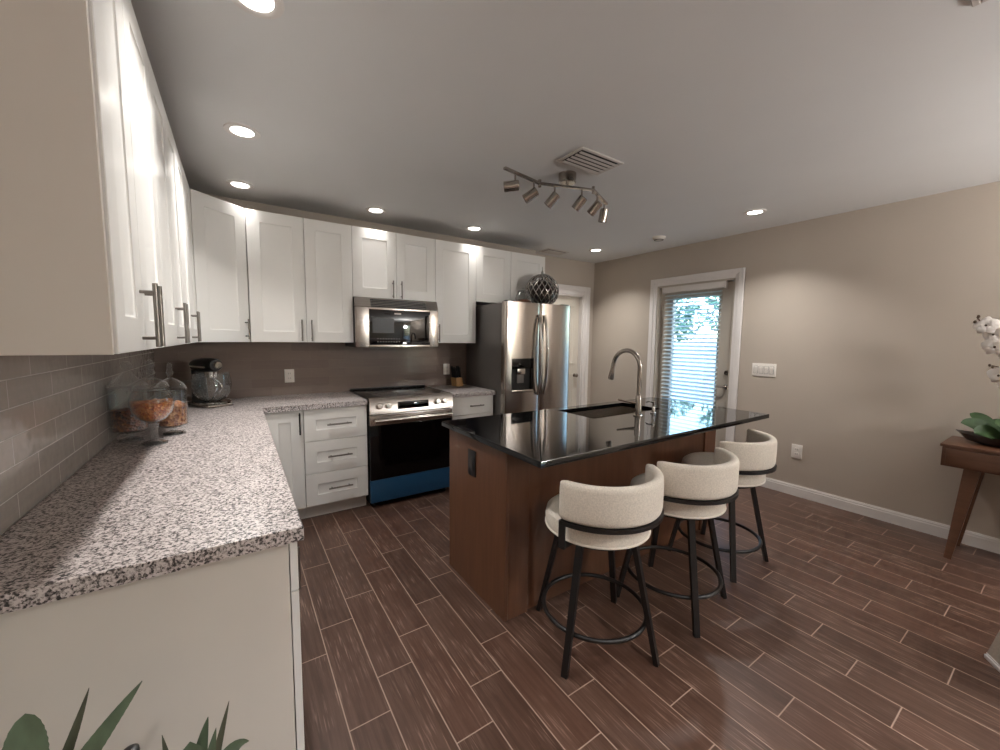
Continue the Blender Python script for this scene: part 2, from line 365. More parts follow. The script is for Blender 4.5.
# exterior door in the right wall
dx = W+.055
d1 = struct(MB().box((dx, RY0+.022, .01), (dx+.045, RY0+.155, RZ-.022)).box((dx, RY1-.155, .01), (dx+.045, RY1-.022, RZ-.022)).box((dx, RY0+.155, .01), (dx+.045, RY1-.155, .28)).box((dx, RY0+.155, 1.95), (dx+.045, RY1-.155, RZ-.022)).build('door_1', 'door'))
m = MB()
for z0, z1, y0, y1 in ((.28, .31, RY0+.155, RY1-.155), (1.92, 1.95, RY0+.155, RY1-.155), (.31, 1.92, RY0+.155, RY0+.185), (.31, 1.92, RY1-.185, RY1-.155)): m.box((dx-.008, y0, z0), (dx+.053, y1, z1), .004, 1)
m.build('window_frame', 'door', d1)
MB().box((dx+.02, RY0+.18, .30), (dx+.026, RY1-.18, 1.93)).build('pane', 'pane', d1)
m = MB().lathe([(.0, 0), (.026, 0), (.026, .008), (.02, .013), (0, .013)], n=20).xf(Matrix.Translation((dx, -1.742, .94)) @ Matrix.Rotation(-PI/2, 4, 'Y'))
m.tube([(dx-.01, -1.742, .94), (dx-.045, -1.742, .94), (dx-.052, -1.725, .94), (dx-.052, -1.675, .938)], .009)
m.build('lever_handle', 'nickel', d1)
MB().lathe([(.0, 0), (.028, 0), (.028, .012), (.022, .022), (0, .022)], n=20).xf(Matrix.Translation((dx, -1.742, 1.09)) @ Matrix.Rotation(-PI/2, 4, 'Y')).build('deadbolt', 'nickel', d1)
bl = thing('window_blind', 'white horizontal slat blind hanging over the glass of the exterior door', 'blind', (W+.02, -1.325, 2.03))
MB().box((-.012, -.36, -.04), (.03, .36, .045), .004).build('headrail', 'trim', bl)
MB().box((-.016, -.372, -.05), (.03, -.3601, .055), .003).build('bracket', 'trim', bl); MB().box((-.016, .3601, -.05), (.03, .372, .055), .003).build('bracket', 'trim', bl)
m = MB(); z = -.075
while z > -1.62:
    m.box((-.024, -.325, z-.0012), (.024, .325, z+.0012), rot=Matrix.Rotation(math.radians(-22), 3, 'Y'), piv=(0, 0, z)); z -= .0455
m.build('slats', 'blind', bl)
MB().box((-.022, -.325, -1.66), (.022, .325, -1.64), .003).build('bottom_rail', 'trim', bl)
MB().tube([(-.026, .2, -.02), (-.026, .2, -1.64)], .0012, 6).tube([(-.026, -.2, -.02), (-.026, -.2, -1.64)], .0012, 6).tube([(.026, .2, -.02), (.026, .2, -1.64)], .0012, 6).tube([(.026, -.2, -.02), (.026, -.2, -1.64)], .0012, 6).build('ladder_cords', 'trim', bl)
# door in the back doorway
d2 = struct(MB().box((DX0+.022, YB+.06, .01), (DX1-.022, YB+.10, DZ-.022)).build('door_2', 'door_pale'))
m = MB()
for z0, z1 in ((.2, .95), (1.08, 1.9)): m.slab_door(DX0+.1, DX1-.1, z0, z1, YB+.053, .008, .02, .006)
m.build('raised_panels', 'door_pale', d2)
m = MB().lathe([(0, 0), (.026, 0), (.026, .008), (.011, .012), (.011, .03), (.026, .04), (.028, .055), (.018, .066), (0, .068)], n=20).xf(Matrix.Translation((4.515, YB+.06, .92)) @ Matrix.Rotation(PI/2, 4, 'X'))
m.build('door_knob', 'nickel', d2)
# outside
struct(MB().box((W+.16, -14, -.14), (26, 10, -.04)).build('ground', 'patio'))
gf = thing('garden_fence', 'pale vinyl garden fence seen through the blind of the exterior door', 'fence', (9.2, 1.3, -.04))
for i in range(5): MB().box((-.05, -5.2+2.4*i, 0), (.05, -5.1+2.4*i, 1.55), .01).build('post', 'fence', gf)
for i in range(4): MB().box((-.02, -5.1+2.4*i, .05), (.02, -2.8+2.4*i, 1.45), .004).build('panel', 'fence', gf)
def tree(x, y, h, r, label):
    t = thing('garden_tree', label, 'tree', (x, y, -.04), 0, 'garden trees'); rnd = random.Random(int(y*10))
    MB().tube([(0, 0, 0), (.05, .05, h*.4), (0, .1, h*.7)], [.11, .08, .05], 10).build('trunk', 'stem', t)
    m = MB()
    for _ in range(900):
        d = Vector((rnd.gauss(0, 1), rnd.gauss(0, 1), rnd.gauss(0, 1))).normalized()*r*rnd.random()**.4
        c = Vector((d.x, d.y, h*.72+d.z*.8)); a = Vector((rnd.gauss(0, 1), rnd.gauss(0, 1), rnd.gauss(0, 1))).normalized(); b_ = a.orthogonal().normalized(); n_ = a.cross(b_)
        q = [c+a*.13, c+b_*.06+n_*.015, c-a*.13, c-b_*.06+n_*.015]
        m.bm.faces.new([m.bm.verts.new(v) for v in q])
    m.build('foliage', 'foliage', t)
tree(11.6, .9, 3.4, 1.3, 'leafy tree beyond the pale fence, on the left behind the door blind')
tree(12.6, 4.1, 3.0, 1.1, 'leafy tree beyond the pale fence, half hidden by the door frame')

# ------------------------------------------------------------------ ceiling fittings
CANS = [((.615, -2.291), 'recessed ceiling light at the top frame edge, nearest above the left cabinets'),
        ((.592, -1.274), 'large round recessed light over the middle of the left cabinets'),
        ((.589, -.38), 'recessed light over the inside corner where the white wall cabinets turn'),
        ((1.56, -.385), 'recessed light above the cabinet doors over the microwave'),
        ((2.52, -.40), 'recessed light above the tall single cabinet door left of the fridge'),
        ((4.182, -.455), 'recessed light nearest the back right corner of the ceiling'),
        ((4.187, -2.215), 'recessed light in front of the exterior door and its switch plate'),
        ((.55, -4.8), 'added recessed light behind the viewpoint nearest the left wall'),  # this unseen pair is added to brighten the near end panel
        ((1.7, -4.8), 'added recessed light behind the viewpoint, second from the left wall'),
        ((2.4, -5.6), 'added recessed light over the middle of the room behind the viewpoint'),  # from here on, unseen lamps added as fill for more bounce
        ((.7, -5.9), 'added recessed light behind the viewpoint by the left wall'),
        ((4.1, -6.6), 'added recessed light near the tall side window behind the viewpoint')]
can = thing('recessed_light', CANS[0][1], 'ceiling light', (*CANS[0][0], H), 0, 'recessed ceiling lights')
MB().lathe([(.054, -.0045), (.064, -.009), (.082, -.006), (.084, 0.0), (.054, 0.0)], n=40, closed=True).build('trim_ring', 'trim', can)
MB().disc((0, 0, -.004), .056, 40).build('lens', 'lens', can)
ld = bpy.data.lights.new('lamp_glow', 'AREA'); ld.shape = 'DISK'; ld.size = .105; ld.energy = CAN_W; ld.color = WARM; ld.spread = math.radians(112)
lo = bpy.data.objects.new('lamp_glow', ld); COL.objects.link(lo); lo.parent = can; lo.location = (0, 0, -.0105)

for (p, lab) in CANS[1:]:
    c = copy_tree(can); c.location = (*p, H); c['label'] = lab
    kw = 2.0 if p[1] == -4.8 else .12 if p[1] > -.44 and p[0] < 3 else 1.0
    for ch in c.children:
        if ch.type == 'LIGHT': ch.data = ld.copy(); ch.data.spread = math.radians(80 if kw < .3 else 112); ch.data.energy = CAN_W*kw*(.8 if p[0] == .592 else 1)

def vent(x0, x1, y0, y1, label):
    v = thing('air_vent', label, 'vent', ((x0+x1)/2, (y0+y1)/2, H)); a, b = (x1-x0)/2, (y1-y0)/2
    m = MB(); w = .020
    m.box((-a, -b, -.010), (a, -b+w, 0), .003, 1).box((-a, b-w, -.010), (a, b, 0), .003, 1).box((-a, -b+w, -.010), (-a+w, b-w, 0), .003, 1).box((a-w, -b+w, -.010), (a, b-w, 0), .003, 1)
    m.build('frame', 'vent', v); MB().box((-a+w, -b+w, -.003), (a-w, b-w, -.0005)).build('duct_shade', 'ventdark', v)  # dark sheet behind the louvers stands in for shade inside a duct
    m = MB(); n = max(3, round((2*b-2*w)/.033)); st = (2*b-2*w)/n
    for i in range(n):
        yy = -b+w+st*(i+.5); m.box((-a+w, yy-.009, -.0155), (a-w, yy+.009, -.0140), rot=Matrix.Rotation(math.radians(-9), 3, 'X'), piv=(0, yy, -.0145))
    m.build('louvers', 'vent', v)
vent(2.185, 2.54, -2.195, -1.98, 'white louvered air vent in the ceiling above the track light')
vent(2.20, 2.536, -3.80, -3.575, 'air vent at the top right edge of the picture')
vent(3.66, 4.0, -.19, .0, 'flat air vent in the ceiling above the back doorway')
sd = thing('smoke_detector', 'small round white smoke detector on the ceiling near the exterior door', 'smoke detector', (4.256, -1.261, H))
MB().lathe([(0, -.032), (.045, -.03), (.058, -.022), (.064, -.008), (.066, 0), (0, 0)], n=32).build('body', 'plate', sd)
MB().lathe([(.040, -.0318), (.046, -.0305), (.046, -.034), (.040, -.035)], n=32, closed=True).build('sensor_ring', 'slot', sd)

tl = thing('track_light', 'brushed nickel zigzag track light with six spot heads', 'track light', (2.38, -1.868, H))
def L(p): return Vector(p) - Vector((2.38, -1.868, H))
MB().lathe([(0, -.06), (.05, -.06), (.057, -.054), (.058, 0), (0, 0)], n=36).build('canopy', 'nickel', tl)
ZT = H-.085
E0, J1, J2, E1 = (1.875, -1.875, ZT), (2.19, -1.815, ZT), (2.555, -1.935, ZT), (2.84, -1.80, ZT)
for a, b in ((E0, J1), (J1, J2), (J2, E1)): MB().bar(L(a), L(b), .012, .022, xdir=(0, 0, 1)).build('track_bar', 'nickel', tl)
MB().tube([L((2.38, -1.868, H-.055)), L((2.38, -1.868, ZT))], .009).build('stem', 'nickel', tl)
for j in (J1, J2): MB().tube([L(j)+Vector((0, 0, -.022)), L(j)+Vector((0, 0, .022))], .011).build('swivel_joint', 'nickel', tl)
aims = [(-.95, -.12, .0), (-.80, -.52, .1), (-.62, -.72, .2), (-.55, -.72, .3), (-.60, -.72, .25), (-.1, -.95, .2)]   # right, up, forward
spots = [(1.965, -1.858), (2.135, -1.825), (2.29, -1.848), (2.475, -1.909), (2.635, -1.897), (2.785, -1.826)]
for (x, y), (ar, au, af) in zip(spots, aims):
    top = L((x, y, ZT)); piv = top + Vector((0, 0, -.075))
    hr = Vector((Rv.x, Rv.y, 0)).normalized(); hf = Vector((Fv.x, Fv.y, 0)).normalized()
    d = (hr*ar + Vector((0, 0, 1))*au + hf*af).normalized()
    hd = MB(); q = Vector((0, 0, 1)).rotation_difference(d).to_matrix().to_4x4(); q.translation = piv - d*.024
    hd.lathe([(0, 0), (.026, .0), (.030, .005), (.030, .092), (.027, .092), (.026, .05), (0, .05)], n=28).xf(q)
    ho = hd.build('spot_head', 'nickel', tl)
    MB().tube([top, piv], .006, 10).build('stem', 'nickel', ho)

# ------------------------------------------------------------------ cabinets
def handle(parent, c, length, vertical, label=None, mat='handle_metal'):
    x, y, z = c; m = MB(); h = length/2
    if vertical:
        m.tube([(x, y-.032, z-h), (x, y-.032, z+h)], .006, 10)
        for s in (-1, 1): m.tube([(x, y, z+s*h*.72), (x, y-.032, z+s*h*.72)], .0045, 8)
    else:
        m.tube([(x-h, y-.032, z), (x+h, y-.032, z)], .006, 10)
        for s in (-1, 1): m.tube([(x+s*h*.72, y, z), (x+s*h*.72, y-.032, z)], .0045, 8)
    return m.build('handle', mat, parent)
ZU0, ZU1 = 1.376, 2.354
def wall_cabinet(label, loc, rz, w, d, doors, z0=ZU0, z1=ZU1, hz=None, side='cab'):
    """local frame: back at y=0, front towards -y; doors = [(x0, x1, handle_x or None)]"""
    t = thing('wall_cabinet', label, 'cabinet', loc, rz, 'white wall cabinets'); zz = loc[2]
    MB().box((.001, -(d-.022), z0-zz), (w-.001, -.001, z1-zz-.004), .001, 1).build('body', side, t)
    MB().box((.001, -(d-.022), z1-zz-.0038), (w-.001, -.001, z1-zz)).build('top_panel', 'raw_shade', t)
    for a, b, hx in doors:
        do = MB().slab_door(a+.0018, b-.0018, z0-zz+.001, z1-zz-.001, -d, .019).build('door', 'cab', t)
        if hx is not None: handle(do, (hx, -d, (hz if hz else z0+.095)-zz), .17 if (z1-z0) > .7 else .155, True)
    return t
DL = .3127
# left run: local x runs towards the back wall
def left_cab(label, y0, seam, y1):
    w = y1-y0; s = seam-y0
    return wall_cabinet(label, (0, y0, ZU0), PI/2, w, DL, [(0, s, s-.036), (s, w, s+.036)], side='carcass')
near_cab = left_cab('tall white wall cabinet in the foreground with a plain beige end panel', -2.739, -2.435, -2.05)
left_cab('white wall cabinet on the left wall, middle of the three seen edge-on', -2.05, -1.69, -1.33)
left_cab('white wall cabinet on the left wall next to the angled corner cabinet', -1.33, -1.0, -.612)
MB().box((-.013, -.3065, .0), (-.0002, -.001, ZU1-ZU0), .001, 1).build('end_panel', 'carcass', near_cab)
cc = thing('corner_wall_cabinet', 'white angled corner wall cabinet above the stand mixer', 'cabinet', (0, 0, ZU0), 0, 'white wall cabinets')
hC = ZU1-ZU0
MB().prism([(.001, -.001), (.001, -.611), (DL-.03, -.611), (.611, -.33), (.611, -.001)], 0, hC-.004, .001).build('body', 'cab', cc)
MB().prism([(.001, -.001), (.001, -.611), (DL-.03, -.611), (.611, -.33), (.611, -.001)], hC-.0038, hC).build('top_panel', 'raw_shade', cc)
p0, p1 = Vector((DL+.002, -.609, 0)), Vector((.609, -.352, 0)); dw = (p1-p0).length; an = math.atan2(p1.y-p0.y, p1.x-p0.x)
do = MB().slab_door(.002, dw-.002, .001, hC-.001, -.02, .019).xf(Matrix.Translation(p0) @ Matrix.Rotation(an, 4, 'Z') @ Matrix.Translation((0, .02, 0))).build('door', 'cab', cc)
hm = MB(); hm.tube([(dw-.036, -.032, .02), (dw-.036, -.032, .17)], .006, 10)
for zz in (.045, .145): hm.tube([(dw-.036, 0, zz), (dw-.036, -.032, zz)], .0045, 8)
hm.xf(Matrix.Translation(p0) @ Matrix.Rotation(an, 4, 'Z')).build('handle', 'handle_metal', do)
DB = .35
wall_cabinet('double-door white wall cabinet between the corner cabinet and the microwave', (.613, 0, ZU0), 0, .749, DB, [(0, .384, .348), (.384, .749, .42)])
wall_cabinet('short white wall cabinet directly above the microwave', (1.362, 0, 1.768), 0, .761, DB, [(0, .383, .345), (.383, .761, .423)], 1.768, ZU1, 1.85)
wall_cabinet('single-door white wall cabinet between microwave and fridge', (2.123, 0, ZU0), 0, .45, DB, [(0, .45, .03)])
wall_cabinet('short white wall cabinet above the fridge', (2.573, 0, 1.80), 0, .907, DB, [(0, .43, None), (.43, .907, None)], 1.80, ZU1)

def base_cabinet(name, label, loc, rz, w, d, fronts, toe_l=0, toe_r=0, side='cab', group='white base cabinets'):
    """fronts: (kind, x0, x1, z0, z1, (handle_x, handle_z, len, vertical) or None)"""
    t = thing(name, label, 'cabinet', loc, rz, group)
    MB().box((.001, -(d-.022), .11), (w-.001, -.012, .872), .001, 1).build('body', side, t)
    MB().box((.001, -(d-.075), 0), (w-.001, -.012, .11)).build('toe_kick', 'cab', t)
    for kind, a, b, z0, z1, hd in fronts:
        rail = .083
        do = MB().slab_door(a+.0018, b-.0018, z0+.0018, z1-.0018, -d, .019, rail).build(kind, 'cab', t)
        if hd: handle(do, (hd[0], -d, hd[1]), hd[2], hd[3], mat=hd[4] if len(hd) > 4 else 'handle_metal')
    return t
base_cabinet('base_cabinet', 'white corner base cabinet with one narrow door and dark vertical handle', (.65, 0, 0), 0, .268, .632, [('door', .015, .266, .112, .872, (.238, .775, .165, True, 'blackmetal'))])
base_cabinet('drawer_cabinet', 'white base cabinet with three stacked drawers left of the range', (.918, 0, 0), 0, .468, .632,
             [('drawer', 0, .468, z0, z1, (.25, (z0+z1)/2, .18, False)) for z0, z1 in ((.112, .367), (.367, .622), (.622, .872))])
base_cabinet('drawer_cabinet', 'narrow white base cabinet right of the range, partly hidden by the island', (2.152, 0, 0), 0, .462, .632,
             [('drawer', 0, .462, .70, .872, (.26, .785, .15, False)), ('door', 0, .462, .112, .70, (.05, .6, .15, True))])
for y0, y1, lab in ((-2.718, -2.03, 'white base cabinet at the near end of the granite counter with a plain end panel'),
                    (-2.03, -1.34, 'white base cabinet under the middle of the left granite counter, hidden behind its end panel'),
                    (-1.34, -.66, 'white base cabinet under the left granite counter nearest the corner')):
    w = y1-y0
    base_cabinet('base_cabinet', lab, (0, y0, 0), PI/2, w, .637, [('drawer', 0, w, .722, .872, (w/2, .797, .15, False)), ('door', 0, w/2, .112, .72, (w/2-.04, .62, .15, True)), ('door', w/2, w, .112, .72, (w/2+.04, .62, .15, True))], side='carcass')

ct = MB().prism([(.009, -.009), (.009, -2.748), (.651, -2.748), (.651, -.651), (1.388, -.651), (1.388, -.009)], .874, .914, .004)
tag(ct.build('granite_countertop', 'granite'), 'L-shaped speckled grey granite countertop on the white base cabinets', 'countertop')
tag(MB().box((2.148, -.651, .874), (2.632, -.009, .914), .004).build('granite_countertop', 'granite'), 'short granite countertop between the range and the fridge', 'countertop')

# ------------------------------------------------------------------ range
rg = thing('range', 'slide-in stainless electric range with black glass oven door', 'range', (1.395, 0, 0)); RW = .747
MB().box((.002, -.63, .03), (RW-.002, -.014, .90), .002, 1).build('body', 'blackmetal', rg)
m = MB().box((-.004, -.64, .915), (RW+.004, -.012, .925), .003); m.build('cooktop', 'blackglass', rg)
MB().box((.0, -.05, .925), (RW, -.014, .938), .003).build('rear_vent_trim', 'blackmetal', rg)
m = MB()
for x, y, r in ((.19, -.46, .105), (.55, -.46, .085), (.19, -.19, .08), (.55, -.2, .105)):
    m.lathe([(r, .9252), (r, .9256), (r-.003, .9256), (r-.003, .9252)], (x, y, 0), 40, closed=True)
m.build('burner_rings', 'slot', rg)
m = MB(); pr = [(-.685, .795), (-.672, .905), (-.655, .926), (-.60, .926), (-.60, .795)]
A = [m.bm.verts.new((0, y, z)) for y, z in pr]; B = [m.bm.verts.new((RW, y, z)) for y, z in pr]
for i in range(5): m.bm.faces.new((A[i], A[(i+1) % 5], B[(i+1) % 5], B[i]))
m.bm.faces.new(A); m.bm.faces.new(B[::-1]); pan = m.build('control_panel', 'steel', rg)
ax = Vector((0, -.11, .013)).normalized(); axr = Vector((0, 0, 1)).rotation_difference(Vector((0, -.993, .117))).to_matrix().to_4x4()
MB().box((.235, -.6855, .823), (.51, -.675, .886), .002, rot=Matrix.Rotation(-.117, 3, 'X'), piv=(0, -.68, .855)).build('display', 'blackglass', pan)
for x in (.08, .155, .592, .662):
    q = Matrix.Translation((x, -.675, .862)) @ axr
    MB().lathe([(0, 0), (.027, 0), (.027, .008), (.024, .01), (.022, .034), (.019, .037), (0, .037)], n=28).xf(q).build('knob', 'steel', pan)
dr = MB().box((.002, -.672, .242), (RW-.002, -.632, .70), .003).build('oven_door', 'blackglass', rg)
MB().box((.002, -.674, .70), (RW-.002, -.632, .787), .003).build('door_top_band', 'steel', dr)
m = MB().tube([(.03, -.722, .745), (RW-.03, -.722, .745)], .017, 16)
for x in (.06, RW-.06): m.tube([(x, -.67, .745), (x, -.722, .745)], .011, 10)
m.build('handle', 'steel', dr)
MB().box((.12, -.6728, .33), (RW-.12, -.6718, .62), .0).build('oven_window', 'blackglass', dr)
MB().box((.002, -.672, .05), (RW-.002, -.632, .238), .003).build('storage_drawer', 'bluefilm', rg, label='bottom drawer still in blue protective film')
m = MB()
for x in (.05, RW-.05): m.tube([(x, -.6, 0), (x, -.6, .031)], .018, 12); m.tube([(x, -.08, 0), (x, -.08, .031)], .018, 12)
m.build('levelling_feet', 'blackplastic', rg)

# ------------------------------------------------------------------ microwave
mw = thing('microwave', 'stainless over-the-range microwave with black glass door', 'microwave', (1.364, 0, 1.337)); MW = .757; MH = .428
MB().box((0, -.385, 0), (MW, -.012, MH), .002, 1).build('body', 'blackmetal', mw)
fr = MB(); fr.box((0, -.42, .0), (.112, -.386, .345), .004).box((.672, -.42, 0), (MW, -.386, .345), .004).box((.112, -.42, 0), (.672, -.386, .02), .002).box((.112, -.42, .325), (.672, -.386, .345), .002)
fr = fr.build('front_frame', 'steel', mw)
m = MB(); pr = [(-.42, .347), (-.385, .426), (-.30, .426), (-.30, .347)]
A = [m.bm.verts.new((0, y, z)) for y, z in pr]; B = [m.bm.verts.new((MW, y, z)) for y, z in pr]
for i in range(4): m.bm.faces.new((A[i], A[(i+1) % 4], B[(i+1) % 4], B[i]))
m.bm.faces.new(A); m.bm.faces.new(B[::-1]); m.build('vent_hood', 'steel', mw)
m = MB()
for i in range(5):
    y = -.417+.0062*i; z = .354+.014*i; m.box((.13, y-.006, z), (.64, y, z+.005))
m.build('vent_slots', 'blackplastic', mw)
gd = MB().box((.113, -.417, .021), (.671, -.388, .324), .002).build('door', 'mirrorglass', mw)
m = MB()
for i in range(9):
    for j in range(2): m.box((.18+.024*i, -.4185, .045+.026*j), (.19+.024*i, -.4165, .053+.026*j))
m.build('keypad_buttons', 'greysteel', gd)
MB().box((.335, -.4185, .292), (.395, -.4165, .303)).build('badge', 'plate', gd)
MB().box((.14, -.4182, .125), (.33, -.4168, .255), .0).build('window_screen', 'blackplastic', gd)
m = MB().tube([(.655, -.445, .05), (.655, -.452, .17), (.655, -.445, .295)], .008, 12)
for z in (.06, .285): m.tube([(.655, -.415, z), (.655, -.446, z)], .006, 8)
m.build('handle', 'steel_v', gd)

# ------------------------------------------------------------------ fridge
fg = thing('refrigerator', 'stainless french door refrigerator with water dispenser', 'refrigerator', (2.64, -.03, 0)); FW = .845; FY = -.69
MB().box((0, FY, .03), (FW, 0, 1.765), .004).build('body', 'greysteel', fg)
def fdoor(x0, x1, z0, z1, name, hole=None):
    m = MB(); n = 14; w = x1-x0; xs = [x0+w*i/n for i in range(n+1)]
    def yf(x):
        u = (x-x0)/w; edge = min(u, 1-u)*w
        y = FY-.062-.024*math.sin(PI*u)
        if edge < .018: y += .018*(1-math.sqrt(max(0, 1-((.018-edge)/.018)**2)))
        return y
    xs = sorted(set(xs+[x0+.004, x0+.012, x1-.004, x1-.012] + ([hole[0], hole[1]] if hole else [])))
    zs = [z0, z1] if not hole else [z0, hole[2], hole[3], z1]
    for zi in range(len(zs)-1):
        for i in range(len(xs)-1):
            if hole and zi == 1 and xs[i] >= hole[0]-1e-6 and xs[i+1] <= hole[1]+1e-6: continue
            m.bm.faces.new([m.bm.verts.new(p) for p in ((xs[i], yf(xs[i]), zs[zi]), (xs[i+1], yf(xs[i+1]), zs[zi]), (xs[i+1], yf(xs[i+1]), zs[zi+1]), (xs[i], yf(xs[i]), zs[zi+1]))])
    for z in (z0, z1):
        m.bm.faces.new([m.bm.verts.new((x, yf(x), z)) for x in xs] + [m.bm.verts.new((x1, FY-.004, z)), m.bm.verts.new((x0, FY-.004, z))])
    for x in (x0, x1): m.bm.faces.new([m.bm.verts.new(p) for p in ((x, yf(x), z0), (x, FY-.004, z0), (x, FY-.004, z1), (x, yf(x), z1))])
    if hole:
        a, b, c, d = hole; yb = FY-.012
        q = [(a, c), (b, c), (b, d), (a, d)]
        for i in range(4):
            (xa, za), (xb, zb) = q[i], q[(i+1) % 4]
            m.bm.faces.new([m.bm.verts.new(p) for p in ((xa, yf(xa), za), (xb, yf(xb), zb), (xb, yb, zb), (xa, yb, za))])
        m.bm.faces.new([m.bm.verts.new((x, yb, z)) for x, z in q])
    bmesh.ops.remove_doubles(m.bm, verts=m.bm.verts, dist=1e-5)
    return m.build(name, 'steel_v', fg), yf
HO = (.075, .345, .90, 1.235)
ldr, yl = fdoor(0, .428, .70, 1.778, 'left_door', HO); rdr, yr = fdoor(.433, FW, .70, 1.778, 'right_door'); fz, yz = fdoor(0, FW, .06, .692, 'freezer_drawer')
yo = yl(.2)
MB().box((.08, yo+.012, 1.135), (.34, FY-.013, 1.232), .004).build('dispenser_panel', 'blackglass', ldr)
MB().box((.08, FY-.02, .905), (.34, FY-.013, 1.135)).build('dispenser_recess', 'blackplastic', ldr)
MB().box((.16, FY-.055, 1.075), (.26, FY-.02, 1.135), .008).build('dispenser_nozzle', 'chrome', ldr)
MB().box((.17, FY-.04, .99), (.25, FY-.028, 1.075), .004).build('dispenser_paddle', 'greysteel', ldr)
MB().box((.08, yo+.006, .902), (.34, FY-.02, .925), .004).build('drip_tray', 'steel', ldr)
def fhandle(par, x, y):
    m = MB(); pts = [(x, y-.012-.052*math.sin(PI*i/14)**.8, .865+.80*i/14) for i in range(15)]
    m.tube(pts, [.012+.003*math.sin(PI*i/14) for i in range(15)], 12); m.build('handle', 'steel_v', par)
    return m
fhandle(ldr, .392, yl(.392)); fhandle(rdr, .470, yr(.470))
m = MB().tube([(.1, yz(.1)-.045, .63), (FW-.1, yz(.1)-.045, .63)], .012, 12)
for x in (.12, FW-.12): m.tube([(x, yz(x), .63), (x, yz(.1)-.045, .63)], .009, 8)
m.build('handle', 'steel', fz)
m = MB()
for x0, x1 in ((.02, .12), (FW-.12, FW-.02)): m.box((x0, FY-.05, 1.766), (x1, FY-.002, 1.79), .004)
m.build('hinge_covers', 'blackplastic', fg)
MB().box((.02, FY-.03, .0), (FW-.02, FY+.05, .055)).box((.03, -.06, 0), (FW-.03, -.02, .031)).build('base_grille', 'blackplastic', fg)

# things on the fridge
wo = thing('wire_basket', 'round silver wire basket with a pointed finial on top of the fridge', 'basket', (3.285, -.535, 1.768))
def sph(th, ph, r=.178): return (r*math.sin(th)*math.cos(ph), r*math.sin(th)*math.sin(ph), r*.965+r*math.cos(th))
m = MB(); rnd = random.Random(3)
for s in (1, -1):
    for k in range(18):
        m.tube([sph(.32+2.45*i/12, k*PI/9+s*1.5*i/12) for i in range(13)], .0062, 6)
m.build('wire_weave', 'silver', wo)
for th, nm in ((.30, 'top_ring'), (2.80, 'base_ring')): MB().tube([sph(th, 2*PI*k/24) for k in range(24)], .006, 8, closed=True).build(nm, 'silver', wo)
MB().lathe([(0, .334), (.05, .338), (.03, .350), (.009, .362), (.014, .374), (.005, .386), (.003, .425), (0, .43)], n=18).build('finial', 'silver', wo)
MB().lathe([(0, .02), (.09, .028), (.14, .08), (.15, .16), (.125, .23), (.07, .275), (0, .29)], n=24).build('dark_filling', 'bowl', wo)
gj = thing('glass_jar', 'small squat glass jar of dark pebbles on the fridge beside the wire basket', 'jar', (2.99, -.60, 1.7655))
MB().lathe([(0, 0), (.06, 0), (.085, .03), (.09, .07), (.075, .11), (.06, .13), (.063, .135), (.058, .13), (.072, .105), (.086, .07), (.08, .033), (.057, .005), (0, .005)], n=28).build('body', 'glass', gj)
MB().lathe([(0, .006), (.055, .006), (.078, .034), (.082, .05), (.05, .062), (0, .066)], n=24).build('filling', 'food_a', gj)
MB().lathe([(0, .137), (.064, .137), (.05, .152), (.014, .16), (.018, .175), (0, .182)], n=24).build('lid', 'glass', gj)

# ------------------------------------------------------------------ knife block
kb = thing('knife_block', 'light wood knife block with black handles on the counter by the fridge', 'knife block', (2.475, -.13, .914), .2)
MB().box((-.042, -.052, .0002), (.042, .045, .092), .004).xf(Matrix(((1, 0, 0, 0), (0, 1, .2, 0), (0, 0, 1, 0), (0, 0, 0, 1)))).build('block', 'oak', kb)
k = 0
for i in range(3):
    for j in range(3):
        x = -.027+.027*i; y = -.015+.026*j; h = .10+.012*((i*2+j) % 3)
        MB().bar((x, y, .088), (x*1.15, y+.02, .088+h), .017, .012, .021, .014).build('knife_handle', 'blackplastic', kb); k += 1

# ------------------------------------------------------------------ outlets and switches
def plate(name, label, cat, loc, rz, w, h, kind, mat='plate', group=None):
    t = thing(name, label, cat, loc, rz, group)
    MB().box((-w/2, -.006, -h/2), (w/2, -.0002, h/2), .002).build('cover_plate', mat, t)
    if kind == 'outlet':
        for s in (-1, 1):
            so = MB().box((-.017, -.009, s*.021-.014), (.017, -.006, s*.021+.014), .003).build('socket', mat, t)
            MB().box((-.008, -.0096, s*.021-.005), (-.006, -.0088, s*.021+.006)).box((.006, -.0096, s*.021-.005), (.008, -.0088, s*.021+.006)).build('slots', 'slot', so)
    else:
        for i in range(kind):
            x = (i-(kind-1)/2)*.046
            MB().box((x-.018, -.0068, -.036), (x+.018, -.0061, .036)).build('rocker_gap', 'slot', t)
            rk = MB().box((x-.016, -.009, -.034), (x+.016, -.006, .034), .002).build('rocker', mat, t)
            MB().box((x-.0155, -.0105, 0), (x+.0155, -.008, .03), .001).build('rocker_top', mat, rk)
    return t
plate('wall_outlet', 'white outlet on the tiled backsplash between mixer and range', 'outlet', (.895, -.008, 1.08), 0, .075, .115, 'outlet', group='outlets')
plate('wall_outlet', 'white outlet on the tiled backsplash right of the range', 'outlet', (2.405, -.008, 1.09), 0, .075, .115, 'outlet', group='outlets')
plate('wall_outlet', 'white outlet low on the beige right wall', 'outlet', (W, -2.437, .415), PI/2*-1, .085, .13, 'outlet', group='outlets')
plate('light_switch', 'white four-gang light switch on the right wall beside the exterior door', 'switch', (W, -2.115, 1.15), -PI/2, .21, .125, 4)

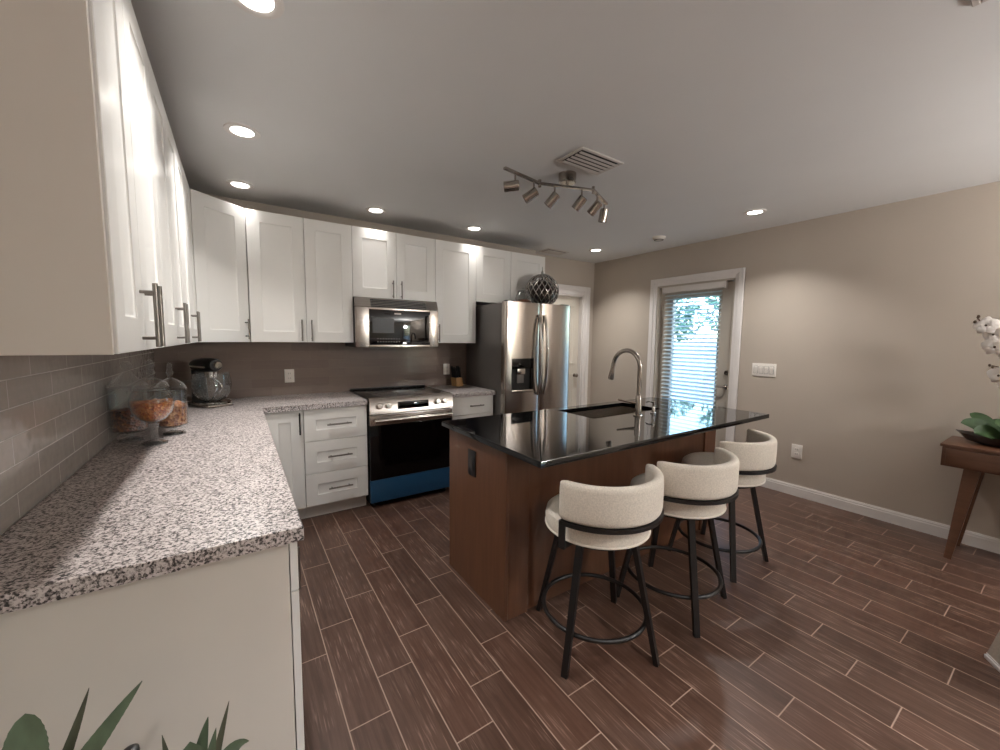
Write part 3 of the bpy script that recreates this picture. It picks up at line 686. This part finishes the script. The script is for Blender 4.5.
# ------------------------------------------------------------------ island
isl = thing('kitchen_island', 'dark stained wood island under the black stone top', 'kitchen island', (1.586, -2.349, 0)); IX, IY = 1.93, .616
bo = MB().box((.02, .03, 0.0), (IX-.02, .05, .884)).box((.02, IY-.03, 0.0), (IX-.02, IY-.012, .884)).box((.02, .05, .0), (IX-.02, IY-.03, .10))
for xx in (.02, .80, IX-.04-.20, IX-.04): bo.box((xx, .05, .10), (xx+.02, IY-.03, .884)) if not (.75 < xx < 1.6) else bo.box((xx, .05, .10), (xx+.02, IY-.03, .66))
bo.build('body', 'wood', isl)
MB().box((0, 0, 0), (.02, IY, .884), .0015, 1).build('end_panel', 'wood', isl)
MB().box((IX-.02, 0, 0), (IX, IY, .884), .0015, 1).build('end_panel', 'wood', isl)
MB().box((.02, 0.0, 0), (.145, .03, .884), .0015, 1).build('corner_post', 'wood', isl)
MB().box((IX-.145, 0, 0), (IX-.02, .03, .884), .0015, 1).build('corner_post', 'wood', isl)
MB().box((.145, .012, 0), (IX-.145, .03, .884), .001, 1).build('back_panel', 'wood', isl)
for i in range(4):
    a = .04+i*.4625; dd = MB().slab_door(-(a+.46), -a, .11, .87, -.012, .012).xf(Matrix.Translation((0, IY-.012, 0)) @ Matrix.Rotation(PI, 4, 'Z')).build('door', 'wood', isl)
    m = MB().tube([(a+.04, IY+.03, .68), (a+.04, IY+.03, .82)], .006, 10)
    for z in (.7, .8): m.tube([(a+.04, IY, z), (a+.04, IY+.03, z)], .0045, 8)
    m.build('handle', 'nickel', dd)
ol = thing('wall_outlet', 'black outlet plate on the end panel of the wooden island', 'outlet', (1.586, -2.018, .733), -PI/2, 'outlets')
MB().box((-.04, -.007, -.072), (.04, -.0002, .072), .002).build('cover_plate', 'blackplastic', ol)
MB().box((-.018, -.010, -.035), (.018, -.007, .035), .002).build('socket', 'slot', ol)
# stone top with a sink cut-out
SX0, SX1, SY0, SY1 = 2.42, 3.14, -2.13, -1.78
m = MB(); b = m.bm
def rect(x0, x1, y0, y1, z): return [b.verts.new(p) for p in ((x0, y0, z), (x1, y0, z), (x1, y1, z), (x0, y1, z))]
ot = rect(1.551, 3.627, -2.65, -1.704, .914); oc = rect(1.549, 3.629, -2.652, -1.702, .911); od = rect(1.549, 3.629, -2.652, -1.702, .8865); ob = rect(1.551, 3.627, -2.65, -1.704, .8845)
it = rect(SX0, SX1, SY0, SY1, .914); ib = rect(SX0, SX1, SY0, SY1, .8845)
for A, B in ((it, ot), (ot, oc), (oc, od), (od, ob), (ob, ib), (ib, it)):
    for i in range(4): b.faces.new((A[i], A[(i+1) % 4], B[(i+1) % 4], B[i]))
tag(m.build('island_countertop', 'quartz'), 'polished black stone countertop on the wooden island', 'countertop')
sk = thing('sink', 'undermount stainless sink set in the black island top', 'sink', (SX0, SY0, .884)); sw, sh = SX1-SX0, SY1-SY0
m = MB(); b = m.bm
r0 = [b.verts.new(p) for p in ((-.015, -.015, -.0008), (sw+.015, -.015, -.0008), (sw+.015, sh+.015, -.0008), (-.015, sh+.015, -.0008))]
r1 = [b.verts.new(p) for p in ((.004, .004, -.0008), (sw-.004, .004, -.0008), (sw-.004, sh-.004, -.0008), (.004, sh-.004, -.0008))]
r2 = [b.verts.new(p) for p in ((.012, .012, -.20), (sw-.012, .012, -.20), (sw-.012, sh-.012, -.20), (.012, sh-.012, -.20))]
for A, B in ((r0, r1), (r1, r2)):
    for i in range(4): b.faces.new((A[i], A[(i+1) % 4], B[(i+1) % 4], B[i]))
b.faces.new(r2); m.build('basin', 'steel', sk)
MB().lathe([(0, -.198), (.045, -.198), (.047, -.1995), (0, -.1999)], (sw/2, sh/2, 0), 24).build('drain', 'chrome', sk)

fc = thing('faucet', 'tall gooseneck pull-down faucet on the black island top', 'faucet', (2.755, -2.215, .914))
MB().lathe([(0, 0), (.03, 0), (.03, .006), (.024, .01), (.0, .01)], n=28).build('base_plate', 'nickel', fc)
MB().lathe([(0, .008), (.021, .008), (.021, .13), (.017, .14), (0, .14)], n=24).build('body', 'nickel', fc)
R_ = .112; pts = [(0, 0, .135), (0, 0, .24), (0, 0, .325)] + [(0, R_-R_*math.cos(a), .325+R_*math.sin(a)) for a in [PI*k/16 for k in range(1, 16)]]
pts.append((0, 2*R_+.004, .315)); MB().tube(pts, .0152, 16).build('gooseneck', 'nickel', fc)
MB().tube([(0, 2*R_+.003, .32), (0, 2*R_+.008, .295), (0, 2*R_+.018, .235), (0, 2*R_+.020, .228)], [.0145, .016, .021, .019], 18).build('spray_head', 'nickel', fc)
MB().tube([(0, 0, .085), (-.02, .02, .088), (-.05, .055, .094), (-.09, .10, .106)], [.012, .011, .0075, .006], 12).build('lever', 'nickel', fc)
sdp = thing('soap_dispenser', 'short chrome soap pump beside the gooseneck faucet', 'soap dispenser', (2.925, -2.215, .914))
MB().lathe([(0, 0), (.021, 0), (.021, .006), (.012, .012), (.011, .045), (.007, .05), (.007, .07), (.011, .072), (.011, .084), (0, .086)], n=20).build('pump', 'chrome', sdp)
MB().tube([(0, 0, .078), (-.01, .03, .082), (-.014, .052, .074)], [.006, .005, .0045], 10).build('spout', 'chrome', sdp)

# ------------------------------------------------------------------ bar stools
def make_stool():
    t = thing('bar_stool', 'x', 'bar stool', (0, 0, 0), 0, 'bar stools at the island')
    sr = .235
    MB().lathe([(0, .562), (sr-.008, .562), (sr, .566), (sr+.004, .60), (sr-.002, .628), (sr-.02, .642), (sr-.06, .650), (0, .655)], n=48).build('seat', 'fabric', t)
    pp = MB().tube([((sr+.001)*math.cos(2*PI*k/48), (sr+.001)*math.sin(2*PI*k/48), .564) for k in range(48)], .005, 8, closed=True); pp.build('piping', 'piping', t)
    MB().lathe([(0, .535), (.20, .535), (.20, .5615), (0, .5615)], n=36).build('swivel_plate', 'blackmetal', t)
    # curved back, opening towards +y
    m = MB(); n = 40; ri, ro = .240, .285; zb, zt = .668, .835; a0, a1 = math.radians(188), math.radians(340)
    secs = []
    for i in range(n+1):
        u = i/n; a = a0+(a1-a0)*u; e = min(u, 1-u)*n
        k = 1.0 if e > 2.2 else math.sqrt(max(.0, 1-((2.2-e)/2.2)**2))*.82+.18
        rm = (ri+ro)/2; th = (ro-ri)/2*(.55+.45*k); hz = (zt-zb)/2; zm = (zt+zb)/2 
        sec = []
        for j in range(16):
            b_ = 2*PI*j/16; cx = math.copysign(abs(math.cos(b_))**.55, math.cos(b_))*th; cz = math.copysign(abs(math.sin(b_))**.35, math.sin(b_))*hz*(.93+.07*k)
            sec.append(m.bm.verts.new(((rm+cx)*math.cos(a), (rm+cx)*math.sin(a), zm+cz)))
        secs.append(sec)
    for i in range(n):
        for j in range(16): m.bm.faces.new((secs[i][j], secs[i][(j+1) % 16], secs[i+1][(j+1) % 16], secs[i+1][j]))
    m.bm.faces.new(secs[0]); m.bm.faces.new(secs[-1][::-1]); m.build('backrest', 'fabric', t, ang=70)
    m = MB(); N = 40; prof = [(.262, .651), (.290, .651), (.290, .668), (.262, .668)]; ss = []
    for i in range(N+1):
        a = math.radians(190)+(math.radians(340)-math.radians(190))*i/N; ss.append([m.bm.verts.new((r*math.cos(a), r*math.sin(a), z)) for r, z in prof])
    for i in range(N):
        for j in range(4): m.bm.faces.new((ss[i][j], ss[i][(j+1) % 4], ss[i+1][(j+1) % 4], ss[i+1][j]))
    m.bm.faces.new(ss[0]); m.bm.faces.new(ss[-1][::-1]); m.build('back_band', 'blackmetal', t)
    for deg in (192, 338):
        a = math.radians(deg); c, s = math.cos(a), math.sin(a)
        m = MB().bar((c*.278, s*.278, .665), (c*.278, s*.278, .545), .030, .009, xdir=(-s, c, 0)).bar((c*.282, s*.282, .549), (c*.17, s*.17, .549), .030, .009, xdir=(-s, c, 0))
        m.build('back_bracket', 'blackmetal', t)
    return t
def stool_legs(t, rot):
    for k in range(4):
        a = math.radians(rot+90*k); c, s = math.cos(a), math.sin(a)
        MB().bar((c*.175, s*.175, .545), (c*.298, s*.298, 0), .031, .022, .027, .020, xdir=(-s, c, 0)).build('leg', 'blackmetal', t)
    MB().tube([(.238*math.cos(2*PI*k/48), .238*math.sin(2*PI*k/48), .158) for k in range(48)], .0105, 10, closed=True).build('foot_ring', 'blackmetal', t)
st = make_stool()
for i, (x, y, lr, br, lab) in enumerate(((1.896, -2.65, 20.5, 0, 'cream upholstered swivel bar stool nearest the camera at the island'),
                                         (2.476, -2.686, 56, 4, 'cream swivel bar stool in the middle of the row of three at the island'),
                                         (3.125, -2.60, 45, 14, 'cream swivel bar stool farthest from the camera, near the exterior door'))):
    o = st if i == 0 else copy_tree(st)
    if i: 
        for ch in list(o.children):
            if ch.name.split('.')[0] in ('leg', 'foot_ring'): bpy.data.objects.remove(ch)
    o.location = (x, y, 0); o.rotation_euler = (0, 0, math.radians(br)); o['label'] = lab
    stool_legs(o, lr-br)

# ------------------------------------------------------------------ glass jars of dry food
def shell(outer, th=.003):
    inner = [(max(0, r-th), z+(th if i == 0 else 0)) for i, (r, z) in enumerate(outer)]
    return outer + inner[::-1]
def jar(label, loc, body, foot, fill, lid, fmat):
    t = thing('glass_jar', label, 'jar', loc, 0, 'footed glass jars on the granite counter')
    MB().lathe(shell(body), n=40).build('bowl', 'glass', t)
    MB().lathe(foot, n=32).build('foot', 'glass', t)
    m = MB().lathe(fill, n=32)
    rnd = random.Random(len(label))
    for v in m.bm.verts:
        if v.co.z > fill[-1][1]-.02: v.co.z += rnd.uniform(-.006, .006)
    m.build('filling', fmat, t); MB().lathe(lid, n=36).build('lid', 'glass', t)
jar('footed glass jar of dark granola, leftmost of the three by the tiled wall', (.083, -1.36, .914),
    [(0, .045), (.055, .046), (.068, .055), (.069, .25), (.071, .255)],
    [(0, 0), (.046, 0), (.044, .008), (.014, .018), (.012, .034), (.03, .044), (0, .0445)],
    [(0, .05), (.05, .051), (.064, .058), (.064, .15), (0, .152)],
    [(0, .262), (.074, .258), (.076, .266), (.06, .285), (.035, .305), (.018, .33), (.010, .338), (.02, .352), (.022, .366), (.012, .378), (0, .38)], 'food_a')
jar('goblet-shaped glass jar of orange cereal, in front of the other two jars', (.185, -1.485, .914),
    [(0, .10), (.02, .102), (.05, .118), (.073, .15), (.082, .19), (.078, .225), (.066, .25)],
    [(0, 0), (.05, 0), (.048, .007), (.016, .02), (.012, .06), (.018, .085), (.022, .098), (0, .099)],
    [(0, .106), (.018, .107), (.047, .122), (.068, .152), (.076, .185), (.077, .2), (0, .202)],
    [(0, .258), (.07, .254), (.071, .262), (.058, .285), (.034, .302), (.012, .31), (.010, .322), (.017, .335), (.012, .35), (.013, .378), (.008, .39), (0, .392)], 'food_b')
jar('slim footed glass jar of reddish pasta, rightmost of the three jars', (.232, -1.285, .914),
    [(0, .04), (.05, .041), (.064, .05), (.065, .20), (.064, .225)],
    [(0, 0), (.042, 0), (.04, .007), (.014, .018), (.013, .03), (.03, .039), (0, .0395)],
    [(0, .045), (.045, .046), (.060, .053), (.060, .145), (.03, .165), (0, .168)],
    [(0, .232), (.067, .228), (.068, .236), (.052, .262), (.028, .28), (.010, .29), (.009, .30), (.016, .315), (.011, .33), (.011, .352), (.006, .364), (0, .366)], 'food_c')

# ------------------------------------------------------------------ stand mixer
mx = thing('stand_mixer', 'dark stand mixer with a glass bowl in the counter corner', 'mixer', (.335, -.32, .914), math.radians(-62))
# local: head points to +x
MB().box((-.15, -.085, 0), (.165, .085, .022), .010, 3).build('base', 'nickel', mx)
MB().lathe([(0, .0225), (.108, .0225), (.116, .027), (.106, .035), (0, .035)], (.055, 0, 0), 40).build('bowl_plate', 'chrome', mx)
m = MB(); secs = []
for z, x, a, b_ in ((.02, -.115, .036, .055), (.10, -.118, .034, .05), (.20, -.118, .034, .046), (.255, -.11, .042, .05)):
    secs.append([m.bm.verts.new((x+a*math.cos(2*PI*k/20), b_*math.sin(2*PI*k/20), z)) for k in range(20)])
for A, B in zip(secs, secs[1:]):
    for k in range(20): m.bm.faces.new((A[k], A[(k+1) % 20], B[(k+1) % 20], B[k]))
m.bm.faces.new(secs[0][::-1]); m.bm.faces.new(secs[-1]); m.build('column', 'blackplastic', mx)
m = MB(); secs = []
for x, r, zc in ((-.185, .012, .292), (-.175, .034, .29), (-.13, .048, .288), (-.04, .055, .290), (.05, .054, .294), (.11, .047, .297), (.128, .038, .298)):
    secs.append([m.bm.verts.new((x, r*1.05*math.cos(2*PI*k/24), zc+r*math.sin(2*PI*k/24))) for k in range(24)])
for A, B in zip(secs, secs[1:]):
    for k in range(24): m.bm.faces.new((A[k], A[(k+1) % 24], B[(k+1) % 24], B[k]))
m.bm.faces.new(secs[0][::-1]); m.bm.faces.new(secs[-1]); m.build('motor_head', 'blackplastic', mx)
MB().lathe([(0, 0), (.026, 0), (.026, .03), (.022, .036), (0, .036)], n=24).xf(Matrix.Translation((.126, 0, .30)) @ Matrix.Rotation(PI/2, 4, 'Y')).build('attachment_hub', 'chrome', mx)
MB().lathe([(0, .205), (.036, .207), (.044, .25), (0, .25)], (.055, 0, 0), 24).build('beater_shaft', 'chrome', mx)
MB().lathe(shell([(0, .036), (.05, .037), (.085, .055), (.112, .10), (.122, .15), (.118, .20), (.112, .235), (.115, .24)]), (.055, 0, 0), 40).build('glass_bowl', 'glass', mx)
MB().tube([(.03, -.115, .19), (.02, -.165, .185), (.02, -.175, .14), (.02, -.155, .09), (.03, -.10, .085)], .008, 10).build('bowl_handle', 'glass', mx)
for k in range(3):
    a = PI*k/3; MB().tube([(.055, 0, .21)] + [(.055+.06*math.sin(PI*i/8)*math.cos(a), .06*math.sin(PI*i/8)*math.sin(a), .21-.15*i/8) for i in range(1, 8)] + [(.055, 0, .055)], .004, 8).build('whisk_wire', 'chrome', mx)
for s_ in (-1, 1): MB().box((-.12, s_*.0555, .278), (.09, s_*.0585, .290)).build('trim_band', 'chrome', mx)

# ------------------------------------------------------------------ leaves
def leaf(parent, mat, pts, widths, nrm, name='leaf', fold=.25, label=None, th=.004):
    """blade along a list of points; nrm = rough facing direction of its upper side"""
    m = MB(); P = [Vector(p) for p in pts]; nrm = Vector(nrm); rows = []
    for i, p in enumerate(P):
        t = (P[min(i+1, len(P)-1)]-P[max(i-1, 0)]).normalized(); sd_ = t.cross(nrm)
        sd_ = sd_.normalized() if sd_.length > 1e-6 else t.orthogonal().normalized(); nn = sd_.cross(t).normalized()
        w = widths[i]; tk = th*min(1, w/.02+.15)
        row = [p+sd_*w*u+nn*(fold*w*u*u-(tk if lo else 0)*(1-u*u*.9)) for lo, us in ((0, (-1, -.5, 0, .5, 1)), (1, (.55, 0, -.55))) for u in us]
        rows.append([m.bm.verts.new(v) for v in row])
    for A, B in zip(rows, rows[1:]):
        for k in range(8): m.bm.faces.new((A[k], A[(k+1) % 8], B[(k+1) % 8], B[k]))
    m.bm.faces.new(rows[0][::-1]); m.bm.faces.new(rows[-1])
    return m.build(name, mat, parent, label, ang=60)
def curve_leaf(parent, mat, base, mid, tip, w, nrm, n=12, tipw=.03, name='leaf', round_=False, fold=.25, label=None, broad=False, saw=0):
    b, m_, t = Vector(base), Vector(mid), Vector(tip); pts = []; ws = []
    for i in range(n+1):
        u = i/n; pts.append(b*(1-u)**2+m_*2*u*(1-u)+t*u*u)
        if broad: ws.append(w*(min(1, .75+.5*u) if u < .72 else max(.05, math.sqrt(max(0, 1-((u-.72)/.28)**2)))))
        elif round_: ws.append(w*max(.04, math.sin(PI*min(1, .12+.88*u))**.6))
        else: ws.append(w*max(tipw, (1-u)**.75*(.72+.55*u)))
    if saw: ws = [w_*(1+saw*(1 if i % 2 else -1)) for i, w_ in enumerate(ws)]
    return leaf(parent, mat, pts, ws, nrm, name, fold, label)

# agave plants on a side table below the frame's lower edge
TZ = .46
tb = thing('side_table', 'low wooden side table under the potted agaves, in front of the white end panel', 'side table', (.36, -3.14, 0))
MB().box((-.26, -.15, TZ-.03), (.19, .13, TZ), .004).build('table_top', 'walnut', tb)
for sx in (-.23, .16):
    for sy in (-.12, .10): MB().bar((sx, sy, TZ-.029), (sx*1.05, sy*1.05, 0), .03, .03, .02, .02).build('leg', 'walnut', tb)
def px(x, y, Y):      # direction of a leaf tip from the viewpoint, at the leaf's own distance Y
    v = Fv+Rv*((x-500)/394.27)-Uv*((y-375)/394.27); c = Vector((0.5201, -3.8793, 1.4167)); return c+v*((Y-c.y)/v.y)
def pot(label, x, y, z, r, h):
    t = thing('potted_agave', label, 'potted plant', (x, y, z), 0)
    MB().lathe([(0, 0), (r*.7, 0), (r*.78, .01), (r, h-.01), (r, h), (r-.008, h), (r-.012, h-.02), (0, h-.02)], n=36).build('pot', 'pot', t)
    MB().lathe([(0, h-.0195), (r-.014, h-.0195), (0, h-.012)], n=24).build('soil', 'soil', t); return t
A1 = (.262, -3.13, TZ); a1 = pot('large agave with broad upright serrated leaves at the lower left edge', *A1, .085, .15)
o1 = Vector(A1)
def al(par, o, root, tip, Y, bow, w, mat, nrm=(.3, -1, .3), **k):
    bb = px(*root, Y)-o; tp = px(*tip, Y)-o
    mid = px((root[0]+tip[0])/2+bow[0], (root[1]+tip[1])/2+bow[1], Y)-o
    return curve_leaf(par, mat, bb, mid, tp, w, nrm, **k)
al(a1, o1, (28, 880), (25, 714), -3.14, (-2, 0), .0215, 'agave', (.25, -1, .2), broad=True, n=48, saw=.02)
al(a1, o1, (14, 878), (89, 688), -3.11, (6, 0), .0145, 'agave_dark', (.5, -.9, .2), n=40, saw=.02)
al(a1, o1, (14, 868), (142, 681), -3.12, (-6, -6), .025, 'agave', (.4, -1, .3), n=48, saw=.02)
al(a1, o1, (36, 880), (110, 800), -3.05, (0, -30), .024, 'agave')
al(a1, o1, (20, 880), (-90, 800), -3.08, (0, -30), .026, 'agave')
al(a1, o1, (20, 880), (-20, 960), -3.2, (0, -60), .022, 'agave')
al(a1, o1, (30, 880), (60, 960), -3.2, (0, -60), .022, 'agave_dark')
A2 = (.455, -3.10, TZ); a2 = pot('small agave with curling pointed leaves, second plant from the lower left corner', *A2, .065, .12); o2 = Vector(A2)
al(a2, o2, (200, 832), (229, 701), -3.105, (-4, 4), .0145, 'agave_dark', (.6, -1, .2), n=16)
al(a2, o2, (196, 832), (208, 717), -3.08, (-9, -4), .022, 'agave', (.1, -1, .2), n=16)
al(a2, o2, (204, 832), (249, 741), -3.11, (-6, -48), .023, 'agave', (-.35, -1, .3), n=18)
al(a2, o2, (190, 832), (162, 735), -3.10, (-4, 2), .012, 'agave_dark', (.4, -1, .2), n=16)
al(a2, o2, (196, 832), (190, 742), -3.12, (-6, 0), .022, 'agave', (.1, -1, .3), broad=True)
al(a2, o2, (200, 832), (216, 728), -3.12, (-4, 0), .017, 'agave', (.1, -1, .2), n=16)
al(a2, o2, (204, 832), (262, 800), -3.14, (0, -30), .015, 'agave')
al(a2, o2, (192, 832), (172, 790), -3.05, (0, -20), .015, 'agave')
vb = px(130, 749, -3.0); vh = vb.z-TZ
tag(MB().lathe([(0, 0), (.026, 0), (.034, .03), (.030, vh*.4), (.016, vh*.65), (.010, vh*.8), (.010, vh*.92), (.013, vh*.96), (.012, vh*.99), (.008, vh), (0, vh)], n=28).build('bud_vase', 'blackplastic', loc=(vb.x, vb.y, TZ)), 'black bottle-shaped vase peeking up between the two agaves', 'vase')

# ------------------------------------------------------------------ console table with orchid
ctb = thing('console_table', 'walnut console table with splayed tapered legs against the right wall', 'console table', (4.38, -3.38, 0)); TL = 1.15
MB().box((0, -TL, .62), (.39, 0, .748), .003).build('drawer_case', 'walnut', ctb)
MB().box((-.008, -TL-.01, .748), (.40, .01, .766), .003).build('table_top', 'walnut', ctb)
dr1 = MB().box((-.009, -TL/2+.01, .633), (-.0005, -.02, .738), .002).build('drawer', 'walnut', ctb)
MB().box((-.009, -TL+.02, .633), (-.0005, -TL/2-.01, .738), .002).build('drawer', 'walnut', ctb)
for (x, sx) in ((.05, -.02), (.34, .0)):
    for (y, sy) in ((-.135, .06), (-TL+.135, -.06)):
        MB().bar((x, y, .621), (x+sx, y+sy, 0), .046, .072, .026, .034).build('leg', 'walnut', ctb)
bw = thing('orchid_planter', 'dark boat-shaped bowl of white orchids on the console table', 'planter', (4.585, -3.62, .766))
m = MB(); n = 32; rows = []
for lx, ly, z in ((.06, .10, 0.0), (.085, .165, .02), (.10, .205, .055), (.105, .215, .062), (.097, .20, .056), (.08, .155, .03), (.05, .09, .012)):
    rows.append([m.bm.verts.new((lx*math.copysign(abs(math.cos(a))**1.0, math.cos(a)), ly*math.sin(a)*(1+.0*abs(math.sin(a))), z+(.012*abs(math.sin(a))**6 if z > .05 else 0))) for a in [2*PI*k/n for k in range(n)]])
for A, B in zip(rows, rows[1:]):
    for k in range(n): m.bm.faces.new((A[k], A[(k+1) % n], B[(k+1) % n], B[k]))
m.bm.faces.new(rows[0][::-1]); m.bm.faces.new(rows[-1]); m.build('bowl', 'bowl', bw)
m = MB().lathe([(0, .013), (.5, .02), (.8, .035), (0, .05)], n=24).xf(Matrix.Diagonal((.1, .195, 1, 1))); m.build('moss', 'soil', bw)
for base, mid, tip, w in (((0, .05, .045), (-.02, .12, .15), (-.05, .19, .13), .035), ((.02, .04, .045), (.02, .10, .17), (.04, .165, .19), .034), ((-.02, .02, .045), (-.09, .08, .12), (-.12, .12, .08), .036),
                          ((0, -.02, .045), (-.06, .02, .17), (-.10, .04, .15), .036), ((.02, -.04, .045), (.03, -.1, .18), (.03, -.18, .14), .035), ((-.02, -.05, .045), (-.08, -.1, .14), (-.12, -.16, .09), .035), ((.03, 0, .045), (.09, .05, .17), (.12, .08, .14), .033)):
    curve_leaf(bw, 'leaf', base, mid, tip, w*1.35, (-.75, -.35, .65), n=12, round_=True, fold=.25)
def orchid_stem(pts):
    P = [Vector(p) for p in pts]; q = []
    for i in range(len(P)-1):
        for k in range(6): q.append(P[i].lerp(P[i+1], k/6))
    q.append(P[-1]); s = MB().tube(q, .0035, 8).build('flower_stem', 'stem', bw); return s
def flower(par, c, n, s=.042):
    """five petals and a lip as one blossom mesh"""
    m = MB(); n = Vector(n).normalized(); a = n.orthogonal().normalized(); a = (Vector((0, 0, 1))-n*n.z).normalized() if abs(n.z) < .9 else a; b2 = n.cross(a); c = Vector(c)
    for k, (deg, l, w) in enumerate(((90, 1.0, .42), (18, 1.05, .62), (162, 1.05, .62), (235, .95, .40), (305, .95, .40))):
        t = a*math.sin(math.radians(deg))+b2*math.cos(math.radians(deg)); sd2 = n.cross(t); prev = None
        rows = []
        for i in range(6):
            u = i/5; ww = s*w*max(.1, math.sin(PI*(.08+.88*u))**.7); p = c+t*s*l*u+n*(.012*u-.02*u*u+.002*k)
            rows.append([m.bm.verts.new(p+sd2*ww*x-n*(.006*x*x)+n*h) for x, h in ((-1, 0), (0, .002), (1, 0), (0, -.002))])
        for A, B in zip(rows, rows[1:]):
            for j in range(4): m.bm.faces.new((A[j], A[(j+1) % 4], B[(j+1) % 4], B[j]))
        m.bm.faces.new(rows[0]); m.bm.faces.new(rows[-1][::-1])
    f = m.build('blossom', 'petal', par, ang=60)
    MB().sphere(c+n*.008, .006, (1, 1, 1.2), 10, 8).build('lip', 'stem', f)
s1 = orchid_stem([(0, .02, .05), (.02, .01, .30), (.0, .02, .55), (-.03, .06, .70), (-.05, .13, .76), (-.05, .175, .83)])
for c, n in (((-.06, .13, .775), (-.9, .1, .1)), ((-.05, .095, .715), (-.9, .4, .0)), ((-.05, .05, .69), (-.9, -.3, .1)), ((-.04, .04, .62), (-.9, .3, -.1)), ((-.03, .0, .60), (-.8, -.5, 0)), ((-.06, .085, .64), (-.95, .1, -.2)), ((-.04, -.03, .68), (-.9, -.2, .2))): flower(s1, c, n, .06)
for c in ((-.05, .168, .835), (-.052, .18, .80), (-.05, .15, .79)): MB().sphere(c, .008, (1, 1, 1.3), 10, 8).build('bud', 'stem', s1)
s2 = orchid_stem([(.01, -.04, .05), (.03, -.06, .28), (.0, -.03, .44), (-.03, .02, .50), (-.05, .09, .52)])
for c, n in (((-.05, .055, .46), (-.9, .3, -.1)), ((-.04, .02, .43), (-.9, -.1, 0)), ((-.03, -.02, .47), (-.8, -.5, .1)), ((-.03, -.05, .42), (-.9, -.4, 0))): flower(s2, c, n, .058)
for c in ((-.052, .098, .522), (-.05, .085, .51)): MB().sphere(c, .007, (1, 1, 1.3), 10, 8).build('bud', 'stem', s2)

# ------------------------------------------------------------------ pale pedestal at the right edge
pd = thing('pedestal', 'pale tapered pedestal with a stepped foot at the lower right edge', 'pedestal', (3.25, -3.954, 0), math.radians(33.5))
MB().bar((0, 0, .028), (0, 0, .40), .33, .33, .22, .22).build('column', 'linen', pd)
MB().box((-.171, -.171, 0), (.171, .171, .018), .003).box((-.167, -.167, .018), (.167, .167, .028), .003).build('stepped_foot', 'trim', pd)
MB().box((-.13, -.13, .40), (.13, .13, .43), .004).build('cap', 'trim', pd)

ld.energy = CAN_W*.8
# ------------------------------------------------------------------ unseen floor lamp, added behind the viewpoint to brighten the ceiling
def torchiere(loc, label, energy, first=True):
    fl = thing('added_floor_lamp', label, 'added floor lamp', loc)
    MB().lathe([(0, 0), (.14, 0), (.14, .012), (.03, .03), (0, .03)], n=36).build('base', 'nickel', fl)
    MB().tube([(0, 0, .025), (0, 0, 1.74)], .012, 14).build('pole', 'nickel', fl)
    MB().lathe(shell([(0, 1.73), (.05, 1.735), (.12, 1.77), (.17, 1.83)], .004), n=36).build('lamp_shade', 'trim', fl)
    MB().sphere((0, 0, 1.765), .025, seg=16, ring=10).build('bulb', 'lens', fl)
    pl = bpy.data.lights.new('lamp_glow', 'POINT'); pl.energy = energy; pl.color = WARM; pl.shadow_soft_size = .11
    po = bpy.data.objects.new('lamp_glow', pl); COL.objects.link(po); po.parent = fl; po.location = (0, 0, 1.785)
torchiere((3.9, -5.5, 0), 'added nickel torchiere floor lamp behind the viewpoint by the right wall', 200)
